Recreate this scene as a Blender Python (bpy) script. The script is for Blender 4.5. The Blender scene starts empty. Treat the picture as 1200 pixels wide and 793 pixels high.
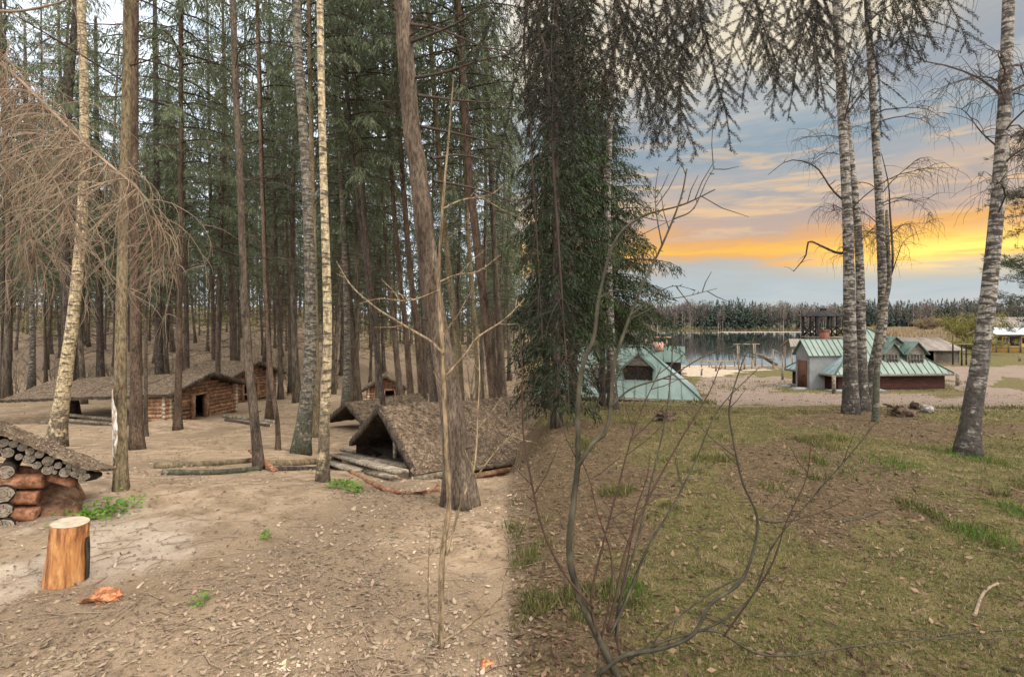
import bpy, math, random
import numpy as np
from mathutils import Vector
R = math.radians
sc = bpy.context.scene
C = sc.collection

# ------------------------------------------------------------------ camera
CAMZ, HOR, F = 1.6, 380.0, 600.0          # eye height, horizon row and focal length in photograph pixels
cam_d = bpy.data.cameras.new('camera'); cam = bpy.data.objects.new('camera', cam_d); C.objects.link(cam)
cam.location = (0, 0, CAMZ); cam.rotation_euler = (R(90), 0, 0)
cam_d.sensor_width = 36; cam_d.lens = 18.0
cam_d.shift_y = -(396.5 - HOR) / 1200.0
cam_d.clip_start = 0.05; cam_d.clip_end = 6000
sc.camera = cam

# ------------------------------------------------------------------ light, sky, exposure
SUN_AZ, SUN_EL = R(120), R(44)            # azimuth clockwise from +Y (camera looks +Y)
sd = bpy.data.lights.new('sun', 'SUN'); sd.energy = 1.5; sd.angle = R(16); sd.color = (1.0, .90, .78)
so = bpy.data.objects.new('sun', sd); C.objects.link(so)
dv = Vector((math.sin(SUN_AZ)*math.cos(SUN_EL), math.cos(SUN_AZ)*math.cos(SUN_EL), math.sin(SUN_EL)))
so.rotation_euler = dv.to_track_quat('Z', 'Y').to_euler(); so.location = (20, -20, 40)
sc.view_settings.view_transform = 'Standard'; sc.view_settings.look = 'None'
sc.view_settings.gamma = 1; sc.view_settings.use_curve_mapping = False
sc.view_settings.exposure = 0.95
sc.cycles.use_denoising = True
sc.cycles.use_adaptive_sampling = True; sc.cycles.adaptive_threshold = 0.02
sc.cycles.max_bounces = 5; sc.cycles.diffuse_bounces = 3; sc.cycles.glossy_bounces = 2; sc.cycles.transparent_max_bounces = 4
sc.cycles.caustics_reflective = False; sc.cycles.caustics_refractive = False

def srgb(r, g, b):
    f = lambda c: ((c/255+.055)/1.055)**2.4 if c/255 > .04045 else c/255/12.92
    return (f(r), f(g), f(b), 1)

class NT:
    """small helper round a node tree"""
    def __init__(s, nt): s.nt = nt; s.n = nt.nodes; s.l = nt.links
    def new(s, t, **k):
        n = s.n.new(t)
        for a, b in k.items(): setattr(n, a, b)
        return n
    def link(s, a, b): s.l.new(a, b)
    def math(s, op, a, b=None, c=None, clamp=False):
        n = s.n.new('ShaderNodeMath'); n.operation = op; n.use_clamp = clamp
        for i, v in enumerate((a, b, c)):
            if v is None: continue
            if isinstance(v, (int, float)): n.inputs[i].default_value = v
            else: s.l.new(v, n.inputs[i])
        return n.outputs[0]
    def smooth(s, v, a, b, lo=0., hi=1.):
        n = s.n.new('ShaderNodeMapRange'); n.interpolation_type = 'SMOOTHSTEP'
        s.l.new(v, n.inputs[0]); n.inputs[1].default_value = a; n.inputs[2].default_value = b
        n.inputs[3].default_value = lo; n.inputs[4].default_value = hi
        return n.outputs[0]
    def ramp(s, v, stops):
        n = s.n.new('ShaderNodeValToRGB'); e = n.color_ramp.elements
        while len(e) < len(stops): e.new(.5)
        for i, (p, c) in enumerate(stops):
            e[i].position = p; e[i].color = tuple(c[:3]) + (1,)
        s.l.new(v, n.inputs[0]); return n.outputs[0]
    def mix(s, f, a, b, mode='MIX'):
        n = s.n.new('ShaderNodeMix'); n.data_type = 'RGBA'; n.blend_type = mode
        for sock, v in ((n.inputs[0], f), (n.inputs[6], a), (n.inputs[7], b)):
            if isinstance(v, (int, float)): sock.default_value = v
            elif isinstance(v, tuple): sock.default_value = tuple(v[:3]) + (1,)
            else: s.l.new(v, sock)
        return n.outputs[2]
    def noise(s, vec, scale=5, detail=5, rough=.55, dist=0):
        n = s.n.new('ShaderNodeTexNoise'); n.inputs['Scale'].default_value = scale
        n.inputs['Detail'].default_value = detail; n.inputs['Roughness'].default_value = rough
        n.inputs['Distortion'].default_value = dist
        if vec is not None: s.l.new(vec, n.inputs['Vector'])
        return n.outputs[0]

w = bpy.data.worlds.new('World'); sc.world = w; w.use_nodes = True
N = NT(w.node_tree); N.n.clear()
tc = N.new('ShaderNodeTexCoord'); sep = N.new('ShaderNodeSeparateXYZ'); N.link(tc.outputs['Generated'], sep.inputs[0])
X, Y, Z = sep.outputs
hl = N.math('SQRT', N.math('ADD', N.math('MULTIPLY', X, X), N.math('MULTIPLY', Y, Y)))
el = N.math('DIVIDE', Z, N.math('MAXIMUM', hl, .05))
az = N.math('ARCTAN2', X, Y)
cv = N.new('ShaderNodeCombineXYZ'); N.link(N.math('MULTIPLY', az, 2.2), cv.inputs[0]); N.link(N.math('MULTIPLY', el, 11), cv.inputs[1])
n1 = N.noise(cv.outputs[0], 1.3, 7, .58, .4)
cv2 = N.new('ShaderNodeCombineXYZ'); N.link(N.math('MULTIPLY', az, 3.2), cv2.inputs[0]); N.link(N.math('MULTIPLY', el, 26), cv2.inputs[1]); cv2.inputs[2].default_value = 4.3
n2 = N.noise(cv2.outputs[0], 1.6, 6, .6, .6)
cv3 = N.new('ShaderNodeCombineXYZ'); N.link(N.math('MULTIPLY', az, 3.0), cv3.inputs[0]); N.link(N.math('MULTIPLY', el, 6), cv3.inputs[1]); cv3.inputs[2].default_value = 9.1
n3 = N.noise(cv3.outputs[0], 1.4, 7, .55, .5)
e2 = N.math('ADD', el, N.math('MULTIPLY', N.math('SUBTRACT', n1, .5), .13))
e2 = N.math('ADD', e2, N.math('MULTIPLY', N.math('SUBTRACT', n2, .5), .075))
# sunset side, ramp over tan(elevation) 0 .. 1
sun_c = N.ramp(e2, [(0, srgb(214, 212, 208)), (.055, srgb(184, 196, 202)), (.092, srgb(186, 186, 182)), (.110, srgb(236, 178, 112)),
                    (.130, srgb(255, 196, 84)), (.150, srgb(236, 176, 108)), (.175, srgb(196, 172, 158)), (.22, srgb(206, 182, 162)), (.26, srgb(172, 174, 176)),
                    (.31, srgb(146, 164, 176)), (.345, srgb(162, 174, 182)), (.40, srgb(204, 202, 194)), (.46, srgb(236, 222, 196)), (.60, srgb(240, 226, 202)), (1.0, srgb(205, 212, 218))])
# grey and rosy cloud patches
sun_c = N.mix(N.math('MULTIPLY', N.smooth(n3, .46, .66), N.smooth(el, .16, .24, 0, .75)), sun_c, srgb(138, 150, 166))
sun_c = N.mix(N.math('MULTIPLY', N.smooth(n2, .48, .64), N.math('MULTIPLY', N.smooth(el, .13, .18), N.smooth(el, .40, .24, 0, .62))), sun_c, srgb(250, 206, 150))
# glow of the low sun behind thin cloud
da = N.math('DIVIDE', N.math('SUBTRACT', az, R(41.5)), .16); de = N.math('DIVIDE', N.math('SUBTRACT', el, .110), .026)
g = N.math('EXPONENT', N.math('MULTIPLY', N.math('ADD', N.math('MULTIPLY', da, da), N.math('MULTIPLY', de, de)), -1))
g = N.math('MULTIPLY', g, N.smooth(n2, .36, .54, .45, 1.))
sun_c = N.mix(g, sun_c, (1.6, 1.0, .22))
sun_c = N.mix(1.0, sun_c, (.80, .80, .80), 'MULTIPLY')
day_c = N.ramp(n1, [(.3, (.74, .88, 1.05)), (.6, (1.05, 1.12, 1.2))])
f_az = N.math('MULTIPLY', N.smooth(az, -.10, .04), N.smooth(az, R(135), R(75)))
f_az = N.math('MULTIPLY', f_az, N.smooth(el, 1.6, .75))
col = N.mix(f_az, day_c, sun_c)
back = N.smooth(Y, .15, -.35)
zen = N.math('MAXIMUM', back, N.smooth(el, .75, 1.7))
col = N.mix(zen, col, (2.35, 2.30, 2.20))
sky = N.new('ShaderNodeTexSky', sky_type='NISHITA'); sky.sun_disc = False
sky.sun_elevation = SUN_EL; sky.sun_rotation = SUN_AZ; sky.air_density = 1.2; sky.dust_density = 3
bg1 = N.new('ShaderNodeBackground'); N.link(sky.outputs[0], bg1.inputs[0]); bg1.inputs[1].default_value = .05
bg2 = N.new('ShaderNodeBackground'); N.link(col, bg2.inputs[0]); bg2.inputs[1].default_value = .70
mx = N.new('ShaderNodeMixShader'); mx.inputs[0].default_value = .93
N.link(bg1.outputs[0], mx.inputs[1]); N.link(bg2.outputs[0], mx.inputs[2])
wo = N.new('ShaderNodeOutputWorld'); N.link(mx.outputs[0], wo.inputs[0])

# ------------------------------------------------------------------ helpers
rng = np.random.default_rng(7); random.seed(7)

def hash2(ix, iy, s):
    h = (ix.astype(np.int64)*374761393 + iy.astype(np.int64)*668265263 + s*974634777) & 0xffffffff
    h = ((h ^ (h >> 13))*1274126177) & 0xffffffff
    return ((h ^ (h >> 16)) & 0xffffff)/float(0xffffff)
def vnoise(x, y, s=0):
    x = np.asarray(x, float); y = np.asarray(y, float)
    ix = np.floor(x); iy = np.floor(y); fx = x-ix; fy = y-iy
    fx = fx*fx*(3-2*fx); fy = fy*fy*(3-2*fy)
    a = hash2(ix, iy, s); b = hash2(ix+1, iy, s); c = hash2(ix, iy+1, s); d = hash2(ix+1, iy+1, s)
    return (a*(1-fx)+b*fx)*(1-fy)+(c*(1-fx)+d*fx)*fy
def fbm(x, y, s=0, o=4):
    t = 0; a = .5
    for i in range(o):
        t = t + a*vnoise(np.asarray(x)*2**i, np.asarray(y)*2**i, s+i*7); a *= .5
    return t/(1-.5**o)
def sstep(v, a, b):
    t = np.clip((v-a)/(b-a), 0, 1); return t*t*(3-2*t)

LAKE_Z = -3.4
def T0(X, Y):
    X = np.asarray(X, float); Y = np.asarray(Y, float)
    Yc = np.maximum(Y, 0.0); r = X/np.maximum(Y, 1.0)
    yl = [0, 5, 8, 11, 17, 20, 25, 30]; zl = [0, -.05, -.55, -1.0, -1.6, -1.85, -2.05, -2.2]
    low = np.interp(Yc, yl+[45, 60, 100, 600, 2000], zl+[-2.7, -3.0, -3.0, -2.0, 8])
    hill = np.interp(Yc, yl+[60, 100, 160, 600, 2000], zl+[-.6, 2.0, 6.0, 22, 40])
    hw = 1-sstep(r, -.36, -.18)
    left = low*(1-hw)+hill*hw
    right = np.interp(Yc, [0, 9.5, 13, 22, 30, 36, 45, 60, 70, 90, 150, 300, 400, 600, 2000], [0, -.03, -.50, -1.48, -2.45, -2.7, -2.9, -3.25, -3.2, -2.95, -2.7, -2.4, -2.2, 0, 14])
    # lake basin
    shore = 62+4*(vnoise(X/14., X*0+3.3, 5)-.5)
    lk = sstep(Yc, shore-1.5, shore+4)*(1-sstep(Yc, 395, 410))
    lk = lk*(1-sstep(r+.03*(vnoise(Yc/25., Yc*0, 3)-.5), .60, .66))*sstep(r, .08, .16)
    # far sandbar
    bar = np.exp(-((Yc-330-40*(r-.3))/16.)**2)*sstep(r, .33, .42)
    right = right*(1-lk)+(-4.6)*lk+bar*lk*1.36
    wgt = sstep(r, -.01, .085)
    return left*(1-wgt)+right*wgt
def T(X, Y):
    X = np.asarray(X, float); Y = np.asarray(Y, float)
    z = T0(X, Y)
    # dips: house with the low green roof, pit along the near dugout eave, pit under the long roof, bank at the left edge
    z = z-.50*np.exp(-(((X-5.2)/4.5)**2+((Y-23)/3.6)**2))
    def seg(ax, ay, bx, by, wd):
        dx, dy = bx-ax, by-ay; t = np.clip(((X-ax)*dx+(Y-ay)*dy)/(dx*dx+dy*dy), 0, 1)
        return np.exp(-((X-ax-t*dx)**2+(Y-ay-t*dy)**2)/wd**2)
    z = z-.55*seg(-1.15, 7.95, -.25, 8.65, .50)
    z = z-.42*seg(-1.0, 7.2, -.25, 7.75, .55)
    z = z-.22*np.exp(-(((X+2.95)/.8)**2+((Y-9.9)/.8)**2))
    z = z-.30*np.exp(-(((X+2.35)/1.2)**2+((Y-8.8)/1.3)**2))
    z = z-.70*seg(-12.4, 17.3, -17, 18.2, .9)
    z = z+.06*seg(-4.9, 5.6, -4.1, 5.0, .5)
    z = z+.22*seg(-10.3, 15.0, -9.2, 14.6, .7)
    z = z+.35*seg(-8.4, 24, -3.2, 19, 1.0)*1.0
    near = 1/(1+np.maximum(Y, 0)/25)
    z = z+.10*(fbm(X/2.2, Y/2.2, 1, 3)-.5)+.07*(fbm(X/.55, Y/.55, 2, 3)-.5)*near
    z = z+.5*(fbm(X/14, Y/14, 9, 3)-.5)*sstep(Y, 30, 60)*(1-sstep(X/np.maximum(Y, 1), -.2, -.05))
    return z
def tz(x, y): return float(T(x, y))
def P(px, py, Y): return np.array([(px-600)/F*Y, Y, CAMZ+(HOR-py)/F*Y])
def ground_at(px, py):
    Ys = np.geomspace(1.2, 700, 6000); zr = CAMZ+(HOR-py)/F*Ys; zt = T((px-600)/F*Ys, Ys)
    h = np.nonzero(zr <= zt)[0]
    y = Ys[h[0]] if len(h) else 300.
    return np.array([(px-600)/F*y, y, tz((px-600)/F*y, y)])

class MB:
    def __init__(s): s.v = []; s.f = {3: [], 4: []}; s.m = {3: [], 4: []}; s.n = 0; s.big = []
    def add(s, v, f, m=0):
        v = np.asarray(v, float).reshape(-1, 3); f = np.asarray(f, int)
        if len(f) == 0: return
        k = f.shape[1]; s.v.append(v); s.f[k].append(f+s.n); s.m[k].append(np.full(len(f), m)); s.n += len(v)
    def poly(s, v, m=0):
        s.v.append(np.asarray(v, float)); s.big.append((list(range(s.n, s.n+len(v))), m)); s.n += len(v)
    def box(s, c, size, rz=0, m=0, rx=0, ry=0):
        h = np.array(size)/2.
        v = np.array([[x, y, z] for x in (-1, 1) for y in (-1, 1) for z in (-1, 1)])*h
        from mathutils import Euler
        M = np.array(Euler((rx, ry, rz)).to_matrix()); v = v@M.T+np.array(c)
        s.add(v, [[0, 1, 3, 2], [4, 6, 7, 5], [0, 4, 5, 1], [2, 3, 7, 6], [0, 2, 6, 4], [1, 5, 7, 3]], m)
    def bar(s, a, b, wd, ht, m=0):
        a = np.array(a, float); b = np.array(b, float); d = b-a; L = np.linalg.norm(d); d /= L
        u = np.cross(d, [0, 0, 1]); u = u/np.linalg.norm(u) if np.linalg.norm(u) > .05 else np.array([1., 0, 0]); w_ = np.cross(u, d)
        v = [p+u*i*wd/2+w_*j*ht/2 for p in (a, b) for i in (-1, 1) for j in (-1, 1)]
        s.add(v, [[0, 1, 3, 2], [4, 6, 7, 5], [0, 4, 5, 1], [2, 3, 7, 6], [0, 2, 6, 4], [1, 5, 7, 3]], m)
    def tube(s, pts, rad, sides=6, m=0, cap=True, rough=0, mcap=None):
        p = np.asarray(pts, float); n = len(p); r = np.broadcast_to(np.asarray(rad, float), (n,)).copy()
        t = np.gradient(p, axis=0); t /= np.linalg.norm(t, axis=1, keepdims=True)+1e-9
        ref = np.array([1., 0, 0]) if abs(t[:, 0]).mean() < .6 else np.array([0, 0, 1.])
        u = np.cross(t, ref); u /= np.linalg.norm(u, axis=1, keepdims=True)+1e-9; q = np.cross(t, u)
        a = np.arange(sides)*2*np.pi/sides
        rr = r[:, None]*np.ones((1, sides))
        if rough: rr = rr*(1+rough*(rng.random((n, sides))-.5)+rough*(rng.random((1, sides))-.5))
        v = p[:, None]+rr[..., None]*(np.cos(a)[None, :, None]*u[:, None]+np.sin(a)[None, :, None]*q[:, None])
        i = np.arange(n-1)[:, None]*sides; j = np.arange(sides)[None]; j2 = (j+1) % sides
        f = np.stack([i+j, i+sides+j, i+sides+j2, i+j2], -1).reshape(-1, 4)
        base = s.n
        s.add(v.reshape(-1, 3), f, m)
        if cap and sides > 3:
            s.big.append(([base+k for k in range(sides)], m if mcap is None else mcap))
            s.big.append(([base+(n-1)*sides+k for k in range(sides)][::-1], m if mcap is None else mcap))
    def leaves(s, c, d, L, Wd, m=0, nrm=None):
        """diamond leaves: centres c, unit directions d, lengths, widths"""
        c = np.asarray(c, float); d = np.asarray(d, float); k = len(c)
        if k == 0: return
        d = d/(np.linalg.norm(d, axis=1, keepdims=True)+1e-9)
        rv = rng.normal(size=(k, 3)) if nrm is None else nrm+rng.normal(size=(k, 3))*.35
        u = np.cross(d, rv); u /= np.linalg.norm(u, axis=1, keepdims=True)+1e-9
        L = np.broadcast_to(L, (k,))[:, None]; Wd = np.broadcast_to(Wd, (k,))[:, None]
        v = np.stack([c, c+d*L*.45+u*Wd*.5, c+d*L, c+d*L*.45-u*Wd*.5], 1)
        s.add(v.reshape(-1, 3), np.arange(4*k).reshape(-1, 4), m)
    def build(s, name, mats, parent=None, smooth=False, loc=None):
        me = bpy.data.meshes.new(name)
        v = np.concatenate(s.v) if s.v else np.zeros((0, 3))
        if loc is not None: v = v-np.array(loc)
        me.vertices.add(len(v)); me.vertices.foreach_set('co', v.astype(np.float32).ravel())
        lp, st, mi, tot = [], [], [], 0
        for k in (3, 4):
            if s.f[k]:
                f = np.concatenate(s.f[k]); lp.append(f.ravel()); st.append(tot+np.arange(len(f))*k); mi.append(np.concatenate(s.m[k])); tot += f.size
        for idx, mm in s.big:
            lp.append(np.array(idx)); st.append(np.array([tot])); mi.append(np.array([mm])); tot += len(idx)
        lp = np.concatenate(lp); st = np.concatenate(st); mi = np.concatenate(mi)
        me.loops.add(len(lp)); me.loops.foreach_set('vertex_index', lp.astype(np.int32))
        me.polygons.add(len(st)); me.polygons.foreach_set('loop_start', st.astype(np.int32))
        me.polygons.foreach_set('material_index', mi.astype(np.int32))
        if smooth: me.polygons.foreach_set('use_smooth', np.ones(len(st), bool))
        for mt in (mats if isinstance(mats, (list, tuple)) else [mats]): me.materials.append(mt)
        me.update(calc_edges=True)
        o = bpy.data.objects.new(name, me); C.objects.link(o)
        if loc is not None and parent is None: o.location = loc
        if parent: o.parent = parent
        return o

def tag(o, label=None, cat=None, group=None, kind=None):
    if label: o['label'] = label
    if cat: o['category'] = cat
    if group: o['group'] = group
    if kind: o['kind'] = kind
    return o
def thing(name, label, cat, loc=(0, 0, 0), group=None, rz=0):
    o = bpy.data.objects.new(name, None); C.objects.link(o); o.location = loc; o.rotation_euler = (0, 0, rz); o.empty_display_size = .2
    return tag(o, label, cat, group)
def resample(pts, n):
    """smooth curve through control points"""
    p = np.asarray(pts, float)
    if len(p) < 3: return np.array([p[0]+(p[-1]-p[0])*t for t in np.linspace(0, 1, n)])
    q = np.vstack([2*p[0]-p[1], p, 2*p[-1]-p[-2]]); out = []
    d = np.concatenate([[0], np.cumsum(np.linalg.norm(np.diff(p, axis=0), axis=1))]); ts = np.linspace(0, d[-1], n)
    for t in ts:
        i = min(max(np.searchsorted(d, t)-1, 0), len(p)-2); f = (t-d[i])/max(d[i+1]-d[i], 1e-9)
        a, b, c, e = q[i], q[i+1], q[i+2], q[i+3]
        out.append(.5*((2*b)+(c-a)*f+(2*a-5*b+4*c-e)*f*f+(3*b-a-3*c+e)*f**3))
    return np.array(out)
def unit(v): v = np.asarray(v, float); return v/(np.linalg.norm(v)+1e-9)

# ------------------------------------------------------------------ materials
def mat(name, stops, scale=(5, 5, 5), rough=.9, bump=.4, bdist=.02, isl=0, hue=0, ns=1., detail=6, spec=.2, metal=0, bscale=None, coord='Object', nrough=.6, trans=0):
    m = bpy.data.materials.new(name); m.use_nodes = True; K = NT(m.node_tree)
    b = K.n['Principled BSDF']; b.inputs['Roughness'].default_value = rough; b.inputs['Specular IOR Level'].default_value = spec; b.inputs['Metallic'].default_value = metal
    t = K.new('ShaderNodeTexCoord'); mp = K.new('ShaderNodeMapping'); mp.inputs['Scale'].default_value = scale; K.link(t.outputs[coord], mp.inputs[0])
    nz = K.noise(mp.outputs[0], ns, detail, nrough)
    k = len(stops); c = K.ramp(nz, [(.30+.40*i/max(k-1, 1), s_) for i, s_ in enumerate(stops)])
    if bump >= .4:
        mpf = K.new('ShaderNodeMapping'); mpf.inputs['Scale'].default_value = tuple(x*2.6 for x in (bscale or scale)); K.link(t.outputs[coord], mpf.inputs[0])
        fn = K.noise(mpf.outputs[0], 1.0*ns, 6, .7); gl = K.math('MULTIPLY', K.smooth(fn, .36, .62, .45, 1.35), 1.0)
        hs = K.new('ShaderNodeHueSaturation'); K.link(c, hs.inputs['Color']); K.link(gl, hs.inputs['Value']); c = hs.outputs[0]
    if isl:
        gi = K.new('ShaderNodeNewGeometry'); ri = gi.outputs['Random Per Island']
        h = K.new('ShaderNodeHueSaturation'); K.link(c, h.inputs['Color'])
        K.link(K.smooth(ri, 0, 1, 1-isl, 1+isl), h.inputs['Value'])
        if hue:
            r2 = K.math('FRACT', K.math('MULTIPLY', ri, 17.3)); K.link(K.smooth(r2, 0, 1, .5-hue, .5+hue), h.inputs['Hue'])
        c = h.outputs[0]
    K.link(c, b.inputs['Base Color'])
    if bump:
        bv = mp.outputs[0]
        if bscale:
            mp2 = K.new('ShaderNodeMapping'); mp2.inputs['Scale'].default_value = bscale; K.link(t.outputs[coord], mp2.inputs[0]); bv = mp2.outputs[0]
        bn = K.new('ShaderNodeBump'); bn.inputs['Strength'].default_value = bump; bn.inputs['Distance'].default_value = bdist
        K.link(K.noise(bv, 1.6*ns, 8, .65), bn.inputs['Height']); K.link(bn.outputs[0], b.inputs['Normal'])
    if trans:
        tr = K.new('ShaderNodeBsdfTranslucent'); K.link(c, tr.inputs[0]); ms = K.new('ShaderNodeMixShader'); ms.inputs[0].default_value = trans
        K.link(b.outputs[0], ms.inputs[1]); K.link(tr.outputs[0], ms.inputs[2]); K.link(ms.outputs[0], K.n['Material Output'].inputs[0])
    return m
M = {}
M['bark'] = mat('spruce_bark', [(.028, .021, .016), (.080, .060, .044), (.125, .098, .074)], (9, 9, 2.2), bump=.9, bdist=.03, bscale=(22, 22, 6))
M['bark_red'] = mat('reddish_bark', [(.030, .020, .015), (.085, .057, .040), (.135, .098, .070)], (9, 9, 2.2), bump=.9, bdist=.03, bscale=(22, 22, 6))
M['bark_big'] = mat('grey_footed_bark', [(.040, .028, .021), (.105, .077, .055), (.18, .14, .105)], (9, 9, 2.2), bump=.9, bdist=.03, bscale=(22, 22, 6))
M['bark_olive'] = mat('olive_bark', [(.06, .046, .028), (.15, .115, .068), (.22, .18, .115)], (7, 7, 1.6), bump=.6, bdist=.02, bscale=(20, 20, 6))
M['bark_dark'] = mat('dark_bark', [(.018, .014, .012), (.055, .042, .034), (.09, .075, .062)], (9, 9, 3), bump=.9, bdist=.03)
M['bark_far'] = mat('far_bark', [(.04, .032, .023), (.095, .076, .056), (.145, .12, .09)], (6, 6, 1.2), bump=.5, bdist=.04)
M['twig_dry'] = mat('dry_twig', [(.17, .122, .085), (.29, .218, .155)], (6, 6, 6), bump=0)
M['twig_dark'] = mat('dark_twig', [(.035, .024, .019), (.075, .054, .043)], (6, 6, 6), bump=0)
M['twig_birch'] = mat('birch_twig', [(.045, .032, .028), (.09, .066, .055)], (6, 6, 6), bump=0)
M['shrub'] = mat('shrub_bark', [(.020, .017, .012), (.048, .041, .027), (.09, .078, .053)], (18, 18, 9), rough=.7, bump=.3, bdist=.003)
M['shrub_red'] = mat('reddish_shoot', [(.040, .022, .017), (.07, .040, .028)], (18, 18, 9), rough=.6, bump=0)
M['sapling'] = mat('sapling_bark', [(.11, .078, .048), (.22, .158, .096), (.30, .225, .145)], (20, 20, 5), bump=.4, bdist=.004)
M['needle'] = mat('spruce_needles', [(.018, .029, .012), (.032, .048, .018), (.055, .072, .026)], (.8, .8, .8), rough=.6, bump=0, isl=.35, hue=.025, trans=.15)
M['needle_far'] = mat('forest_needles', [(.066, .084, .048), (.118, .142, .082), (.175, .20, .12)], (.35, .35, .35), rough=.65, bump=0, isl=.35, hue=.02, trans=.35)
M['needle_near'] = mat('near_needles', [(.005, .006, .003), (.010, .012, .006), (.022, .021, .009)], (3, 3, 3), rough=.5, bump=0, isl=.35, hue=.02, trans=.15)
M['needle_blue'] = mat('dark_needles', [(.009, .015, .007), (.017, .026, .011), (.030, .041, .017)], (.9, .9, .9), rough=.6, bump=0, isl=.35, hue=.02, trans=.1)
M['pine'] = mat('pine_needles', [(.030, .042, .022), (.055, .070, .034)], (1, 1, 1), rough=.6, bump=0, isl=.35, hue=.02, trans=.15)
M['leaf_dead'] = mat('dead_leaves', [(.13, .092, .064), (.25, .185, .13), (.44, .35, .26)], (1.5, 1.5, 1.5), rough=.8, bump=0, isl=.42, hue=.02, trans=.1)
M['leaf_dead_r'] = mat('dead_leaves_brown', [(.075, .045, .026), (.125, .080, .048), (.20, .135, .085)], (1.5, 1.5, 1.5), rough=.8, bump=0, isl=.45, hue=.02, trans=.1)
M['grass'] = mat('grass_blades', [(.050, .066, .014), (.090, .098, .024), (.155, .132, .045)], (.7, .7, .7), rough=.7, bump=0, isl=.35, hue=.03, trans=.25)
M['herb'] = mat('fresh_leaves', [(.07, .15, .02), (.15, .26, .04)], (3, 3, 3), rough=.6, bump=0, isl=.3, hue=.02, trans=.3)
M['straw'] = mat('dry_straw', [(.14, .10, .055), (.24, .18, .11)], (2, 2, 2), rough=.85, bump=0, isl=.3)
M['willow'] = mat('willow_leaves', [(.13, .118, .032), (.235, .205, .055)], (.5, .5, .5), rough=.7, bump=0, isl=.4, hue=.015, trans=.3)
M['log'] = mat('hewn_logs', [(.12, .062, .036), (.24, .135, .08), (.36, .22, .14)], (5, 5, 5), bump=.5, bdist=.02, isl=.25)
M['log_old'] = mat('weathered_logs', [(.07, .056, .040), (.16, .13, .095), (.26, .215, .155)], (6, 6, 6), bump=.6, bdist=.02, isl=.25)
M['log_red'] = mat('red_brown_logs', [(.13, .055, .032), (.23, .105, .06), (.33, .17, .10)], (6, 6, 6), bump=.7, bdist=.02, isl=.25)
M['plank'] = mat('grey_planks', [(.10, .080, .060), (.20, .165, .125), (.28, .235, .18)], (5, 5, 5), bump=.4, bdist=.01, isl=.3)
M['thatch'] = mat('bark_roof', [(.062, .042, .027), (.135, .096, .064), (.215, .16, .11)], (3, 3, 3), bump=.8, bdist=.03, ns=2.5)
M['wood_and_shade'] = mat('dark_wood_and_shade', [(.012, .009, .007), (.035, .026, .020)], (5, 5, 5), bump=.4, isl=.2)  # real dark timber, and also the painted shade inside openings
M['soil_red'] = mat('red_soil', [(.13, .068, .036), (.26, .145, .085), (.33, .20, .13)], (4, 4, 4), bump=1, bdist=.06)
M['rot'] = mat('rotten_wood', [(.022, .015, .010), (.075, .050, .034), (.14, .10, .072)], (9, 9, 9), bump=.9, bdist=.03)
M['stone'] = mat('field_stone', [(.16, .14, .12), (.32, .29, .26)], (5, 5, 5), bump=.6, bdist=.02)
M['red_wall'] = mat('dark_red_boards', [(.022, .009, .007), (.038, .013, .010), (.055, .022, .016)], (3, 3, 9), bump=.3, isl=.12)
M['white_wall'] = mat('grey_white_plaster', [(.15, .155, .155), (.22, .225, .225)], (2, 2, 2), bump=.1)
M['brown_door'] = mat('brown_door_paint', [(.07, .027, .014), (.105, .044, .023)], (2, 2, 6), rough=.6, bump=.1)
M['wood_grey'] = mat('grey_boards', [(.10, .085, .070), (.19, .165, .14)], (2, 2, 14), bump=.4, isl=.15)
M['wood_tan'] = mat('tan_wood', [(.17, .125, .085), (.29, .225, .16)], (4, 4, 4), bump=.2, isl=.15)
M['roof_board'] = mat('board_roof', [(.15, .125, .105), (.25, .215, .19)], (1.5, 1.5, 1.5), bump=.3, isl=.12)
M['yellow_wood'] = mat('yellow_boards', [(.36, .22, .07), (.48, .31, .11)], (2, 2, 12), bump=.3, isl=.15)
M['metal_roof'] = mat('grey_sheet_roof', [(.42, .42, .42), (.55, .55, .54)], (1, 1, 1), rough=.5, bump=.1)
M['brick'] = mat('brick_red', [(.12, .045, .03), (.21, .09, .065)], (9, 9, 22), bump=.3)
M['black'] = mat('charred_frame', [(.012, .012, .012), (.03, .028, .026)], (5, 5, 5), bump=.2)
M['glass'] = mat('window_glass', [(.03, .035, .04), (.06, .065, .07)], (1, 1, 1), rough=.08, bump=0, spec=.6)
M['cut'] = mat('cut_end_grain', [(.27, .21, .15), (.40, .32, .235), (.48, .40, .30)], (18, 18, 18), bump=.3, bdist=.004, isl=.2)
M['cut_grey'] = mat('grey_end_grain', [(.11, .088, .066), (.22, .18, .138), (.32, .27, .21)], (30, 30, 30), bump=.25, bdist=.006, isl=.22)
M['chimney_pink'] = mat('pinkish_board', [(.35, .20, .15), (.45, .28, .22)], (4, 4, 4), bump=.1)

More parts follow.
